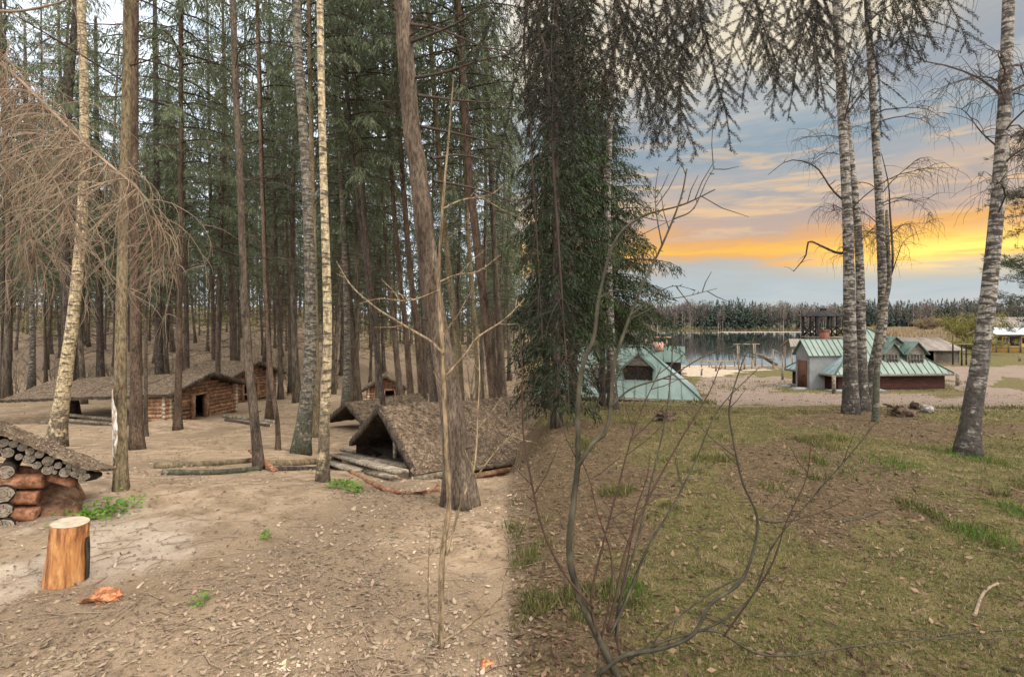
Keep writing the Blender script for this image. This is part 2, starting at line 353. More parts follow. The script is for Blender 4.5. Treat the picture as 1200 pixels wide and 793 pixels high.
def patina(name, base, light, sc_=1.1):
    m = bpy.data.materials.new(name); m.use_nodes = True; K = NT(m.node_tree); b = K.n['Principled BSDF']
    t = K.new('ShaderNodeTexCoord'); n1 = K.noise(t.outputs['Object'], sc_, 6, .6); n2 = K.noise(t.outputs['Object'], 9, 4, .6)
    c = K.ramp(n1, [(.40, base), (.58, light)]); c = K.mix(N_(K, n2, .50, .75, .45), c, (.07, .10, .08))
    b.inputs['Roughness'].default_value = .42; b.inputs['Metallic'].default_value = .15; K.link(c, b.inputs['Base Color'])
    bn = K.new('ShaderNodeBump'); bn.inputs['Strength'].default_value = .12; K.link(n2, bn.inputs['Height']); K.link(bn.outputs[0], b.inputs['Normal'])
    return m
def N_(K, v, a, b, hi): return K.smooth(v, a, b, 0, hi)
M['green_roof'] = patina('green_sheet_roof', (.052, .090, .070), (.088, .132, .110))
M['green_pale'] = patina('pale_green_roof', (.078, .122, .104), (.125, .170, .150), .7)
M['green_lit'] = patina('lit_green_roof', (.17, .235, .24), (.26, .32, .34), .7)  # lighter copy of the sheet roof, paints faces that catch the light

def birch_mat(name, white, dark, base_h, dens=.5, tint=None):
    m = bpy.data.materials.new(name); m.use_nodes = True; K = NT(m.node_tree); b = K.n['Principled BSDF']; b.inputs['Roughness'].default_value = .75
    t = K.new('ShaderNodeTexCoord'); o = t.outputs['Object']
    def mp(s): q = K.new('ShaderNodeMapping'); q.inputs['Scale'].default_value = s; K.link(o, q.inputs[0]); return q.outputs[0]
    a = K.noise(mp((4, 4, 16)), 1.5, 5, .6, .3); bl = K.noise(mp((5, 5, 4)), 1.2, 4, .6); fine = K.noise(mp((9, 9, 70)), 1.0, 3, .5)
    c = K.ramp(K.noise(mp((5, 5, 9)), 1, 4, .6), [(.3, tuple(x*.62 for x in white)), (.6, white)])
    c = K.mix(K.smooth(a, dens, dens+.08), c, dark)
    c = K.mix(K.smooth(fine, .60, .66, 0, .6), c, tuple(x*2.2 for x in dark))
    z = K.new('ShaderNodeSeparateXYZ'); K.link(o, z.inputs[0])
    rough_low = K.math('MULTIPLY', K.smooth(z.outputs[2], base_h, base_h*.2), K.smooth(K.math('ADD', bl, K.math('MULTIPLY', K.smooth(z.outputs[2], base_h, 0), .14)), .50, .60))
    c = K.mix(rough_low, c, dark if tint is None else tint)
    f3 = K.noise(mp((26, 26, 14)), 1, 7, .7); hs = K.new('ShaderNodeHueSaturation'); K.link(c, hs.inputs['Color']); K.link(K.smooth(f3, .34, .64, .45, 1.55), hs.inputs['Value']); c = hs.outputs[0]
    K.link(c, b.inputs['Base Color'])
    bn = K.new('ShaderNodeBump'); bn.inputs['Strength'].default_value = .8; bn.inputs['Distance'].default_value = .03
    K.link(K.math('ADD', K.math('ADD', a, bl), f3), bn.inputs['Height']); K.link(bn.outputs[0], b.inputs['Normal'])
    return m
M['birch_y'] = birch_mat('birch_bark_cream', (.44, .35, .21), (.085, .062, .040), 1.3, .51)
M['birch_w'] = birch_mat('birch_bark_white', (.25, .22, .185), (.034, .026, .020), 2.2, .465)
M['birch_d'] = birch_mat('birch_bark_mossy', (.16, .135, .10), (.034, .029, .021), 1.5, .47, (.042, .042, .024))

# stump wood
def stump_mat():
    m = bpy.data.materials.new('debarked_stump'); m.use_nodes = True; K = NT(m.node_tree); b = K.n['Principled BSDF']; b.inputs['Roughness'].default_value = .7
    t = K.new('ShaderNodeTexCoord'); o = t.outputs['Object']
    def mp(s): q = K.new('ShaderNodeMapping'); q.inputs['Scale'].default_value = s; K.link(o, q.inputs[0]); return q.outputs[0]
    a = K.noise(mp((24, 24, 3.6)), 1, 8, .68, .5); d = K.noise(mp((7, 7, 5)), 1, 5, .6)
    c = K.ramp(a, [(.36, (.09, .032, .013)), (.45, (.24, .088, .028)), (.54, (.40, .175, .055)), (.68, (.52, .30, .12))])
    c = K.mix(K.smooth(d, .60, .72, 0, .85), c, (.06, .035, .022)); K.link(c, b.inputs['Base Color'])
    bn = K.new('ShaderNodeBump'); bn.inputs['Strength'].default_value = .7; bn.inputs['Distance'].default_value = .01
    K.link(a, bn.inputs['Height']); K.link(bn.outputs[0], b.inputs['Normal']); return m
M['stump'] = stump_mat()

# ground
def ground_mat():
    m = bpy.data.materials.new('ground'); m.use_nodes = True; K = NT(m.node_tree); b = K.n['Principled BSDF']
    b.inputs['Roughness'].default_value = .95; b.inputs['Specular IOR Level'].default_value = .1
    t = K.new('ShaderNodeTexCoord'); o = t.outputs['Object']
    def at(n): a = K.new('ShaderNodeAttribute'); a.attribute_name = n; return a.outputs['Fac']
    nb = K.noise(o, .9, 6, .6); nm = K.noise(o, 4, 7, .65); nf = K.noise(o, 22, 6, .7); nv = K.noise(o, 70, 4, .7)
    dirt = K.ramp(nm, [(.30, (.185, .130, .084)), (.48, (.285, .205, .132)), (.68, (.42, .315, .215))])
    dirt = K.mix(K.smooth(nf, .50, .72, 0, .55), dirt, (.15, .108, .078))
    dirt = K.mix(K.smooth(nv, .56, .72, 0, .5), dirt, (.42, .34, .26))
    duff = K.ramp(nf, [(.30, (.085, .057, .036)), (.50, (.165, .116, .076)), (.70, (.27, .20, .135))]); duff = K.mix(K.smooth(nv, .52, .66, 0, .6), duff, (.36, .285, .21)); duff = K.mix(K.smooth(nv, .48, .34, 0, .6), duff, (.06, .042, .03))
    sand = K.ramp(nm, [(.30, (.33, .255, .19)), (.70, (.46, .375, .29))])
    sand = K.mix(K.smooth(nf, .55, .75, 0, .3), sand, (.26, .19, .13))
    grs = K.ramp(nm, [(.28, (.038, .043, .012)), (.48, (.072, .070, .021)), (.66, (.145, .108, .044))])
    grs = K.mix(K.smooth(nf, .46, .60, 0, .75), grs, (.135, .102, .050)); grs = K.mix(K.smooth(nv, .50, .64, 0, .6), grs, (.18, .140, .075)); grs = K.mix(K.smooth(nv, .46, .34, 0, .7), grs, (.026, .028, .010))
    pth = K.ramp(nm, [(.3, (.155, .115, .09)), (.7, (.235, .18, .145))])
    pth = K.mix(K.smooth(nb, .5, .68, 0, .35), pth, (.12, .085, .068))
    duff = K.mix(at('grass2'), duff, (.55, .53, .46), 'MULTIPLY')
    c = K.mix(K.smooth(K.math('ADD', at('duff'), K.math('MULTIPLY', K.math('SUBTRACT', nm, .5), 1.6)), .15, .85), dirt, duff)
    c = K.mix(K.smooth(K.math('ADD', at('grass'), K.math('MULTIPLY', K.math('SUBTRACT', nm, .5), .8)), .35, .65), c, grs)
    c = K.mix(K.smooth(K.math('ADD', at('sand'), K.math('MULTIPLY', K.math('SUBTRACT', nm, .5), 1.4)), .05, .95), c, sand)
    c = K.mix(K.smooth(K.math('ADD', at('path'), K.math('MULTIPLY', K.math('SUBTRACT', nf, .5), .5)), .4, .6), c, pth)
    K.link(c, b.inputs['Base Color'])
    bn = K.new('ShaderNodeBump'); bn.inputs['Strength'].default_value = .9; bn.inputs['Distance'].default_value = .035
    K.link(K.math('ADD', K.math('MULTIPLY', nf, .7), K.math('MULTIPLY', nv, .35)), bn.inputs['Height']); K.link(bn.outputs[0], b.inputs['Normal'])
    return m
def in_poly(px, py, poly):
    ins = np.zeros(px.shape, bool); n = len(poly)
    for i in range(n):
        x1, y1 = poly[i]; x2, y2 = poly[(i+1) % n]
        c = ((y1 > py) != (y2 > py)) & (px < (x2-x1)*(py-y1)/((y2-y1) if y2 != y1 else 1e-9)+x1)
        ins ^= c
    return ins
def build_ground():
    aF = np.linspace(R(-62), R(62), 560); aB = np.linspace(R(62), R(298), 90)[1:-1]
    ang = np.concatenate([aF, aB]); rad = np.concatenate([[0.05], np.geomspace(.5, 3500, 620)])
    A, RR = np.meshgrid(ang, rad, indexing='ij'); Xg = RR*np.sin(A); Yg = RR*np.cos(A); Zg = T(Xg, Yg)
    na, nr = A.shape
    i = np.arange(na)[:, None]*nr; j = np.arange(nr-1)[None]; i2 = ((np.arange(na)+1) % na)[:, None]*nr
    f = np.stack([i+j, i+j+1, i2+j+1, i2+j], -1).reshape(-1, 4)[:, ::-1]
    mb = MB(); mb.add(np.stack([Xg, Yg, Zg], -1).reshape(-1, 3), f)
    o = mb.build('ground', ground_mat(), smooth=True); tag(o, kind='structure')
    X_, Y_, Z_ = Xg.ravel(), Yg.ravel(), Zg.ravel(); front = Y_ > .8
    Ys = np.maximum(Y_, .8); px = 600+F*X_/Ys; py = HOR+F*(CAMZ-Z_)/Ys
    r = X_/np.maximum(Y_, 1)
    grass = sstep(r+.09*(fbm(X_/.35, Y_/.35, 4)-.5), -.01, .05)*.80*sstep(Y_, -1, 1)
    # brown leaf patches in the meadow
    lf = fbm(X_/1.6, Y_/1.6, 12, 4)
    grass = grass*(1-.75*sstep(lf, .50, .66)*(1-sstep(Y_, 30, 45)))
    bare = sstep(820-px+170*(fbm(X_, Y_, 15)-.5), 0, 130)*sstep(py, 480, 520)*(1-sstep(py, 700, 800)*.5)
    grass = grass*(1-.85*np.where(front & (px > 590), bare, 0))
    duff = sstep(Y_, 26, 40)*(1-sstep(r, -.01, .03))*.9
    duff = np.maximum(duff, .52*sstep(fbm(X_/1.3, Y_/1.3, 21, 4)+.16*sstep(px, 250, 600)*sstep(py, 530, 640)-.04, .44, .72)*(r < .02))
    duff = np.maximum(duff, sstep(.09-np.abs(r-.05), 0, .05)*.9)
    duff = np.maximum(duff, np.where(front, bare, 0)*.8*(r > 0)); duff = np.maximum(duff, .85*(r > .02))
    sand = .9*sstep(fbm(X_/.9, Y_/.9, 31, 3)-.0010*(px-120)*(px > 120)+.0011*(py-640), .44, .72)*sstep(-r, .02, .1)*sstep(py, 530, 640)
    sand = np.where(front, sand, 0)
    path = np.zeros_like(r)
    jx = px+34*(fbm(X_/1.7, Y_/1.7, 41, 5)-.5); jy = py+7*(fbm(X_/1.5, Y_/1.5, 43, 5)-.5)
    for poly in ([(895, 461), (1080, 461), (1112, 470), (1112, 478), (905, 475), (840, 474), (835, 468)],
                 [(820, 441), (915, 441), (960, 448), (905, 458), (895, 473), (832, 474), (820, 460)],
                 [(1095, 429), (1220, 428), (1260, 440), (1260, 484), (1150, 482), (1060, 478), (1060, 470), (1120, 466), (1150, 462), (1112, 452), (1095, 440)]):
        path = np.maximum(path, in_poly(jx, jy, poly)*1.0)
    gp = [(1170, 440), (1215, 446), (1215, 460), (1165, 452)]
    path = np.where(in_poly(jx, jy, gp), 0, path)
    path = np.where(front & (Y_ < 70), path, 0)
    beach = in_poly(jx, jy, [(795, 425), (925, 422), (925, 431), (870, 436), (835, 440), (800, 440)]) & front & (Y_ > 40) & (Y_ < 80)
    sand = np.maximum(sand, beach*.75)
    lake = Z_ < LAKE_Z+.12
    sand = np.maximum(sand, np.where((Y_ > 250) & (Z_ > LAKE_Z-.2) & (Y_ < 370) & (r > .3) & (r < .64), 1.0, 0))
    grass = np.where((Y_ > 120) & (r > .55), .25, grass); sand = np.where((Y_ > 120) & (r > .62) & (Y_ < 380), .45, sand)
    me = o.data
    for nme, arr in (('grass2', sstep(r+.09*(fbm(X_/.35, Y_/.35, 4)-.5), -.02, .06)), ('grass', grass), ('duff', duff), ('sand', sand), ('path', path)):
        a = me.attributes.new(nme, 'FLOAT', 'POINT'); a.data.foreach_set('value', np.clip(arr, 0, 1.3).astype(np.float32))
build_ground()

# lake
def build_lake():
    m = bpy.data.materials.new('lake_water'); m.use_nodes = True; K = NT(m.node_tree); b = K.n['Principled BSDF']
    b.inputs['Base Color'].default_value = (.016, .020, .020, 1); b.inputs['Roughness'].default_value = .04; b.inputs['IOR'].default_value = 1.7
    b.inputs['Specular IOR Level'].default_value = .5
    t = K.new('ShaderNodeTexCoord'); q = K.new('ShaderNodeMapping'); q.inputs['Scale'].default_value = (.6, 1.6, 1); K.link(t.outputs['Object'], q.inputs[0])
    bn = K.new('ShaderNodeBump'); bn.inputs['Strength'].default_value = .012; bn.inputs['Distance'].default_value = .05
    K.link(K.noise(q.outputs[0], 1.2, 4, .5), bn.inputs['Height']); K.link(bn.outputs[0], b.inputs['Normal'])
    mb = MB(); mb.add([(4, 57, LAKE_Z), (60, 57, LAKE_Z), (330, 430, LAKE_Z), (20, 430, LAKE_Z)], [[0, 1, 2, 3]])
    tag(mb.build('lake_water', m), kind='structure')
build_lake()

# ------------------------------------------------------------------ trees
def curve_limb(p0, az_, L, e0, droop, n=6, wob=.06):
    """points of a limb leaving p0 at azimuth az_, elevation e0 (rad), drooping"""
    pts = [np.array(p0, float)]; st = L/(n-1); e = e0; a = az_
    for i in range(n-1):
        pts.append(pts[-1]+st*np.array([math.cos(a)*math.cos(e), math.sin(a)*math.cos(e), math.sin(e)]))
        e -= droop/(n-1); a += rng.normal()*wob*2; e += rng.normal()*wob
    return np.array(pts)

def spruce_crown(seed, H, rmax, nbr, leafL=.19, leafW=.034, dens=1.0, m=None, lowfac=.7, droop=.9, hang=1.0, per=3.0):
    """crown mesh: boughs with hanging needle sprays, local z 0..H"""
    global rng
    keep = rng; rng = np.random.default_rng(seed); mb = MB()
    cs, ds = [], []
    for k in range(nbr):
        t = (k+rng.random())/nbr; z = t*H
        prof = (lowfac+(1-lowfac)*min(t/.2, 1))*(1-max(t-.15, 0)/.85)**.8
        L = max(.25, rmax*prof*rng.uniform(.55, 1.12)); a = k*2.399+rng.normal()*.3
        pts = curve_limb((0, 0, z), a, L, R(12)+.3*t-.15, droop*(1.1-.7*t), 7, .05)
        mb.tube(pts, np.linspace(.022*L/2+.006, .004, 7), 3, 1)
        nst = max(3, int(L/.13*dens)); 
        for q in range(nst):
            s_ = (q+rng.random())/nst
            if s_ < .12: continue
            i = min(int(s_*6), 5); f = s_*6-i; p = pts[i]*(1-f)+pts[i+1]*f; d = unit(pts[i+1]-pts[i])
            side = np.cross(d, [0, 0, 1])
            for sg in (-1, 1):
                tl = min(.62, (.20+.30*L*(1-s_)*.6))*rng.uniform(.5, 1.1)
                td = unit(d*.55+side*sg*rng.uniform(.3, 1.0)+np.array([0, 0, -rng.uniform(.25, 1.3)*hang]))
                nn = max(2, int(tl/leafL*per))
                for j in range(nn):
                    c = p+td*tl*(j/nn)+np.array([0, 0, -.10*hang*(j/nn)**2])
                    cs.append(c+rng.normal(size=3)*.02); ds.append(td+rng.normal(size=3)*.42+np.array([0, 0, -.45*hang]))
    cs = np.array(cs); ds = np.array(ds)
    mb.leaves(cs, ds, leafL*rng.uniform(.7, 1.4, len(cs)), leafW*rng.uniform(.7, 1.3, len(cs)), 0)
    o = mb.build('crown', [m or M['needle_far'], M['twig_dark']]); rng = keep
    return o
def stow(o):
    me = o.data; bpy.data.objects.remove(o); return me
def trunk_mb(path, r0, r1, sides=12, flare=1.5, stubs=0, stub_m=0, rough=.12):
    mb = MB(); n = len(path); z = path[:, 2]-path[0, 2]; t = np.linspace(0, 1, n)
    zz_ = np.maximum(z, 0); r = r0*.94*(.56+.44*np.exp(-zz_/2.6))*(1-t)**.5+r1*.6*t; fl = np.exp(-zz_/(r0*2.2)); r = r*(1+(flare-1)*fl)
    p = path.copy(); p[0, 2] -= .12
    mb.tube(p, r, sides, 0, True, 0)
    v = mb.v[0].reshape(n, sides, 3); a = np.arange(sides)*2*np.pi/sides; ph = rng.uniform(0, 6.28, 4)
    lob = 1+fl[:, None]*(.16*np.sin(4*a+ph[0])+.10*np.sin(7*a+ph[1]))[None]+rough*.30*(fbm(a[None]*1.9+0*z[:, None], z[:, None]*1.6+ph[2], 3, 3)-.5)+rough*.35*(vnoise(a[None]*3.1+0*z[:, None], z[:, None]*4+ph[3], 5)-.5)
    mb.v[0] = (p[:, None]+(v-p[:, None])*lob[..., None]).reshape(-1, 3)
    return mb, r
def add_dead_limbs(mb, path, r, z0, z1, n, L0=.5, L1=1.6, m=1, rad=.008, sub=4, down=.6, e0=(-.1, .5), sides=3):
    base = path[0, 2]
    for k in range(n):
        z = base+rng.uniform(z0, z1); i = int(np.searchsorted(path[:, 2], z)); i = min(max(i, 1), len(path)-1)
        p = path[i-1]+(path[i]-path[i-1])*((z-path[i-1, 2])/(path[i, 2]-path[i-1, 2]+1e-9))
        L = rng.uniform(L0, L1); a = rng.uniform(0, 6.28)
        pts = curve_limb(p, a, L, rng.uniform(*e0), down*rng.uniform(.3, 1.2), 6, .08)
        mb.tube(pts, np.linspace(rad*(.6+L*.5), .003, 6), sides, m, False)
        for j in range(sub):
            i = rng.integers(1, 6); l2 = L*rng.uniform(.2, .45)
            q = curve_limb(pts[i], a+rng.choice([-1, 1])*rng.uniform(.4, 1.0), l2, rng.uniform(-.7, .3), .6, 4, .1)
            mb.tube(q, np.linspace(.004, .002, 4), 3, m, False)
def px_path(ctrl, height, n=26, Y=None, curve_y=0):
    """trunk path from pixel control points (base first) at the depth where the base meets the ground"""
    g = ground_at(*ctrl[0]) if Y is None else P(ctrl[0][0], ctrl[0][1], Y)
    if Y is not None: g[2] = tz(g[0], g[1])
    Yb = g[1]; pts = [g]+[P(x, y, Yb) for x, y in ctrl[1:]]
    d = pts[-1]-pts[-2]; d = d/max(d[2], .1)
    top = g[2]+height
    if pts[-1][2] < top: pts.append(pts[-1]+d*(top-pts[-1][2])*np.array([.7, 1, 1]))
    return resample(pts, n)

CROWNS = [stow(spruce_crown(100+i, H, rm, nb, dens=dn)) for i, (H, rm, nb, dn) in enumerate([(15, 2.6, 102, 1.3), (13, 2.4, 92, 1.25), (16, 2.8, 110, 1.2), (12, 2.2, 88, 1.3), (14, 3.1, 98, 1.15)])]
def attach_crown(root, path, z_c, k=None, s=1., name='crown'):
    me = CROWNS[(rng.integers(len(CROWNS)) if k is None else k)]
    c = bpy.data.objects.new(name, me); C.objects.link(c); c.parent = root
    i = min(int(np.searchsorted(path[:, 2]-path[0, 2], z_c)), len(path)-2)
    c.location = path[i]-path[0]; d = Vector(path[-1]-path[i]).normalized()
    q = Vector((0, 0, 1)).rotation_difference(d); e = q.to_euler(); c.rotation_euler = e
    c.rotation_euler[2] += 0; c.rotation_mode = 'XYZ'
    top = path[-1, 2]-path[i, 2]; hz = max(v.co.z for v in me.vertices)
    c.scale = (s, s, max(top/hz, .3)*1.03)
    return c
SPR_GROUP = None
def hand_tree(name, label, cat, ctrl, wpx, height, mt, crown_z=None, taper=.35, limbs=(0, 0, 0), limb_m='twig_dark', flare=1.35, kind='spruce', sides=14, crown_k=None, crown_s=1., Y=None, group=None, lL=(.5, 1.5), mbx=None, rough=.12):
    path = px_path(ctrl, height, 34, Y); path = resample(path, 34 if path[0, 1] > 14 else 90); Yb = path[0, 1]; r0 = wpx/F*Yb/2/math.hypot(1, path[0, 0]/Yb)**.9
    root = thing(name, label, cat, path[0], group)
    mb, r = trunk_mb(path, r0, r0*taper, sides, flare, rough=rough)
    if limbs[0]: add_dead_limbs(mb, path, r, limbs[1], limbs[2], limbs[0], *lL)
    # short broken stubs
    for k in range(int(limbs[0]*.6)):
        i = rng.integers(3, len(path)-4); a = rng.uniform(0, 6.28); dd = np.array([math.cos(a), math.sin(a), .3])
        mb.tube([path[i]+dd*r0*.3, path[i]+dd*(r0*.95+rng.uniform(.02, .07))], [.012, .008], 5, 1)
    if mbx: mbx(mb, path, r)
    mb.build('trunk', [M[mt], M[limb_m]], root, True, loc=path[0])
    if crown_z:
        if Yb < 11: crown_z = min(max(crown_z, 11.5), height-3.); crown_s *= .62
        attach_crown(root, path, crown_z, crown_k, crown_s)
    return root, path

# --- trees of the left-hand wood, each placed by its base
def wound(mb, path, r):
    pass
L_ = hand_tree
L_('birch_tree', 'cream-barked leaning birch with dark patches and a split base near the left log pile', 'tree', [(65, 524), (78, 430), (88, 350), (97, 240), (99, 120), (95, 0)], 24, 14, 'birch_y', None, limbs=(14, 4, 13), sides=16)
L_('spruce_tree', 'dark scaly spruce standing behind the cream leaning birch at the left', 'tree', [(84, 490), (80, 380), (76, 250), (82, 100), (90, 0)], 20, 22, 'bark_dark', 7.5, limbs=(30, 3, 9), crown_k=1)
root3, path3 = L_('spruce_tree', 'olive-barked spruce with a long pale resin wound above its base', 'tree', [(142, 573), (141, 480), (142, 380), (146, 200), (150, 0)], 19, 18, 'bark_olive', 7.5, limbs=(16, 2.2, 8), crown_k=0, crown_s=.9)
wm = MB(); nz_, na_ = 30, 9; zc = np.linspace(P(0, 540, path3[0, 1])[2], P(0, 455, path3[0, 1])[2], nz_)
for_w = []
for zi, zq in enumerate(zc):
    q_ = np.array([np.interp(zq, path3[:, 2], path3[:, c_]) for c_ in range(3)]); t_ = zi/(nz_-1); wid = .75*max(.08, math.sin(math.pi*min(t_*1.05, 1))**.7)*(1+.5*(float(vnoise(np.array(t_*7.), np.array(2.), 5))-.5)); sh_ = .5*math.sin(t_*5)
    r_ = .1*19/19*path3[0, 1]/5.2*.80
    for ai in range(na_):
        a_ = -math.pi/2-.45+sh_*.3+wid*(ai/(na_-1)*2-1); rr_ = r_*(1.02+.10*math.cos((ai/(na_-1)*2-1)*1.5))*.80; for_w.append([q_[0]+rr_*math.cos(a_), q_[1]+rr_*math.sin(a_), zq])
ii_ = np.arange(nz_-1)[:, None]*na_; jj_ = np.arange(na_-1)[None]; wm.add(for_w, np.stack([ii_+jj_, ii_+jj_+1, ii_+na_+jj_+1, ii_+na_+jj_], -1).reshape(-1, 4))
M['resin'] = mat('resin_wound', [(.10, .05, .03), (.30, .22, .16), (.58, .54, .48), (.62, .60, .55)], (30, 30, 7), bump=.6, bdist=.01)
wm.build('resin_wound', M['resin'], root3, True, loc=path3[0])
L_('spruce_tree', 'straight brown spruce just right of the wounded trunk', 'tree', [(160, 526), (159, 400), (157, 200), (158, 0)], 19, 23, 'bark_red', 8, limbs=(26, 3, 9), crown_k=2)
L_('spruce_sapling', 'pole-thin young spruce close behind the brown trunk at the wounded tree', 'tree', [(171, 511), (171, 400), (172, 250), (172, 160)], 6, 7, 'bark', 3.2, limbs=(20, 1, 5), crown_k=3, crown_s=.33)
L_('spruce_tree', 'slim reddish spruce rooted on the mound before the log hut', 'tree', [(208, 503), (210, 400), (212, 200), (212, 60)], 11, 19, 'bark_red', 7.0, limbs=(50, 2, 9), crown_k=4, crown_s=.9)
L_('spruce_tree', 'slender leaning spruce whose foot stands in the fallen logs', 'tree', [(304, 549), (297, 480), (288, 380), (281, 200), (273, 0)], 14, 17, 'bark', 6.5, limbs=(26, 2.5, 8), crown_k=3, crown_s=.85)
L_('spruce_sapling', 'thin curved spruce pole left of the mossy birch', 'tree', [(326, 527), (325, 495), (319, 450), (313, 380), (306, 200)], 7, 12, 'bark_red', 5.5, limbs=(16, 2, 6), crown_k=1, crown_s=.5)
L_('birch_tree', 'stout dark mossy birch with flaring roots behind the fallen logs', 'tree', [(352, 530), (358, 480), (364, 400), (361, 250), (352, 100), (347, 0)], 21, 19, 'birch_d', None, limbs=(12, 7, 17), flare=1.5, sides=18)
L_('spruce_tree', 'tall thin spruce directly behind the slender pale birch', 'tree', [(371, 512), (370, 400), (367, 250), (362, 0)], 11, 21, 'bark_olive', 8, limbs=(20, 3, 8), crown_k=2, crown_s=.8)
L_('birch_tree', 'slender pale yellow birch rising beside the planks of the dugout', 'tree', [(378, 564), (381, 480), (384, 380), (379, 200), (375, 0)], 15, 13, 'birch_y', None, limbs=(8, 5, 12), sides=14)
def big_limbs(mb, path, r):
    Yb = path[0, 1]
    for pp in ([(481, 50), (500, 42), (535, 28), (570, 5)], [(485, 92), (520, 85), (560, 72), (605, 62)], [(489, 112), (540, 118), (600, 122)], [(477, 28), (520, 36), (565, 55), (600, 60)],
               [(492, 148), (540, 158), (602, 172)], [(506, 186), (540, 182), (580, 190)], [(508, 212), (560, 222), (610, 240)]):
        pts = resample([P(x, y, Yb+.25*i*(1 if y > 100 else -1)) for i, (x, y) in enumerate(pp)], 9)
        mb.tube(pts, np.linspace(.016, .004, 9), 5, 1, False)
        for j in range(7):
            i = rng.integers(2, 9); q = curve_limb(pts[i], rng.uniform(-.8, .8), rng.uniform(.15, .5), rng.uniform(-1.2, .2), .5, 4, .1)
            mb.tube(q, np.linspace(.004, .002, 4), 3, 1, False)
L_('spruce_tree', 'big leaning spruce with a broad grey foot in front of the dugout roof', 'tree', [(541, 592), (534, 520), (524, 440), (512, 385), (490, 200), (471, 0)], 34, 15, 'bark_big', 8.5, limbs=(24, 3, 9), flare=1.45, sides=20, crown_k=0, taper=.3, lL=(.4, 1.4), mbx=big_limbs)
L_('spruce_tree', 'second leaning spruce half hidden by the big one in front of the dugout', 'tree', [(512, 477), (505, 430), (495, 320), (484, 200), (474, 60)], 13, 22, 'bark', 9, limbs=(30, 3, 10), crown_k=1, Y=12.5)
L_('spruce_tree', 'reddish spruce leaning left at the edge of the wood beyond the dugout roof', 'tree', [(584, 480), (573, 400), (556, 260), (546, 150)], 17, 20, 'bark_red', 8, limbs=(30, 3, 9), crown_k=4, Y=13)
back = [  # ctrl, width, kind bark, crown z, label
 ([(446, 476), (440, 380), (427, 250)], 11, 'bark', 'straight spruce standing on the far end of the small dugout mound', 16),
 ([(405, 470), (407, 400), (404, 300), (396, 100)], 12, 'birch_d', 'dark spotted birch, left one of the pair beyond the small dugout', 19),
 ([(418, 468), (414, 400), (405, 300)], 15, 'bark', 'thick spruce, right one of the pair beyond the small dugout', 20),
 ([(497, 472), (490, 400), (475, 250)], 12, 'bark_red', 'red-brown spruce just left of the big leaning trunk', 17),
 ([(470, 468), (461, 380), (452, 280)], 9, 'bark', 'narrow grey spruce right of the farthest small cabin', 22),
 ([(483, 474), (475, 380), (462, 250)], 10, 'bark_red', 'slim spruce between the farthest cabin and the big leaning trunk', 18),
 ([(541, 478), (536, 400), (520, 250)], 12, 'bark_olive', 'greyish spruce just right of the big leaning trunk', 15),
 ([(562, 478), (558, 400), (548, 260)], 9, 'bark_olive', 'mottled thin spruce above the dugout roof near the wood edge', 17),
 ([(591, 478), (586, 400), (578, 260)], 12, 'bark', 'dark spruce at the very edge of the wood above the dugout roof', 18),
 ([(118, 447), (117, 380), (114, 200)], 14, 'bark_dark', 'thick dark spruce behind the long low roof', 26),
 ([(37, 446), (38, 380), (33, 250), (30, 100)], 12, 'birch_w', 'pale old birch on the slope left of the long low roof', 26),
 ([(3, 428), (4, 350), (5, 200)], 9, 'bark_dark', 'dark spruce on the slope at the far left edge', 30),
 ([(54, 432), (52, 350), (50, 200)], 6, 'bark', 'thin spruce on the slope behind the pale old birch', 30),
 ([(187, 440), (186, 380), (184, 250)], 15, 'bark_dark', 'broad dark spruce behind the roof left of the hut door', 24),
 ([(219, 438), (218, 350), (214, 200)], 10, 'bark', 'spruce rising behind the gable of the log hut', 25),
 ([(251, 434), (249, 330), (246, 200)], 8, 'bark_red', 'slender spruce between the roofs of the two log huts', 27),
 ([(274, 431), (271, 330), (266, 200)], 11, 'bark', 'spruce behind the ridge of the second log hut', 31),
 ([(290, 430), (289, 330), (288, 200)], 7, 'bark_red', 'thin reddish spruce behind the right roof edge of the second hut', 33),
 ([(316, 487), (315, 400), (309, 250)], 9, 'bark_red', 'reddish spruce in front of the right corner of the second hut', 17),
 ([(329, 452), (327, 380), (322, 250)], 8, 'bark', 'grey spruce on the slope right of the second hut', 25),
 ([(340, 446), (339, 380), (336, 250)], 6, 'bark', 'thin spruce on the slope left of the mossy birch crown', 28),
 ([(453, 476), (437, 380), (420, 240), (408, 120)], 8, 'bark_dark', 'leaning dark spruce pole crossing the far cabin', 14),
]
for i, (ct, wp, mt, lab, yy) in enumerate(back):
    bir = mt.startswith('birch')
    L_('birch_tree' if bir else 'spruce_tree', lab, 'tree', ct, wp, rng.uniform(19, 25), mt, None if bir else rng.uniform(6.5, 9.5), limbs=(16 if bir else 34, 6 if bir else 2.5, 18 if bir else 9.5), crown_k=i % 5, Y=yy, sides=10, lL=(.6, 1.8), rough=.08)

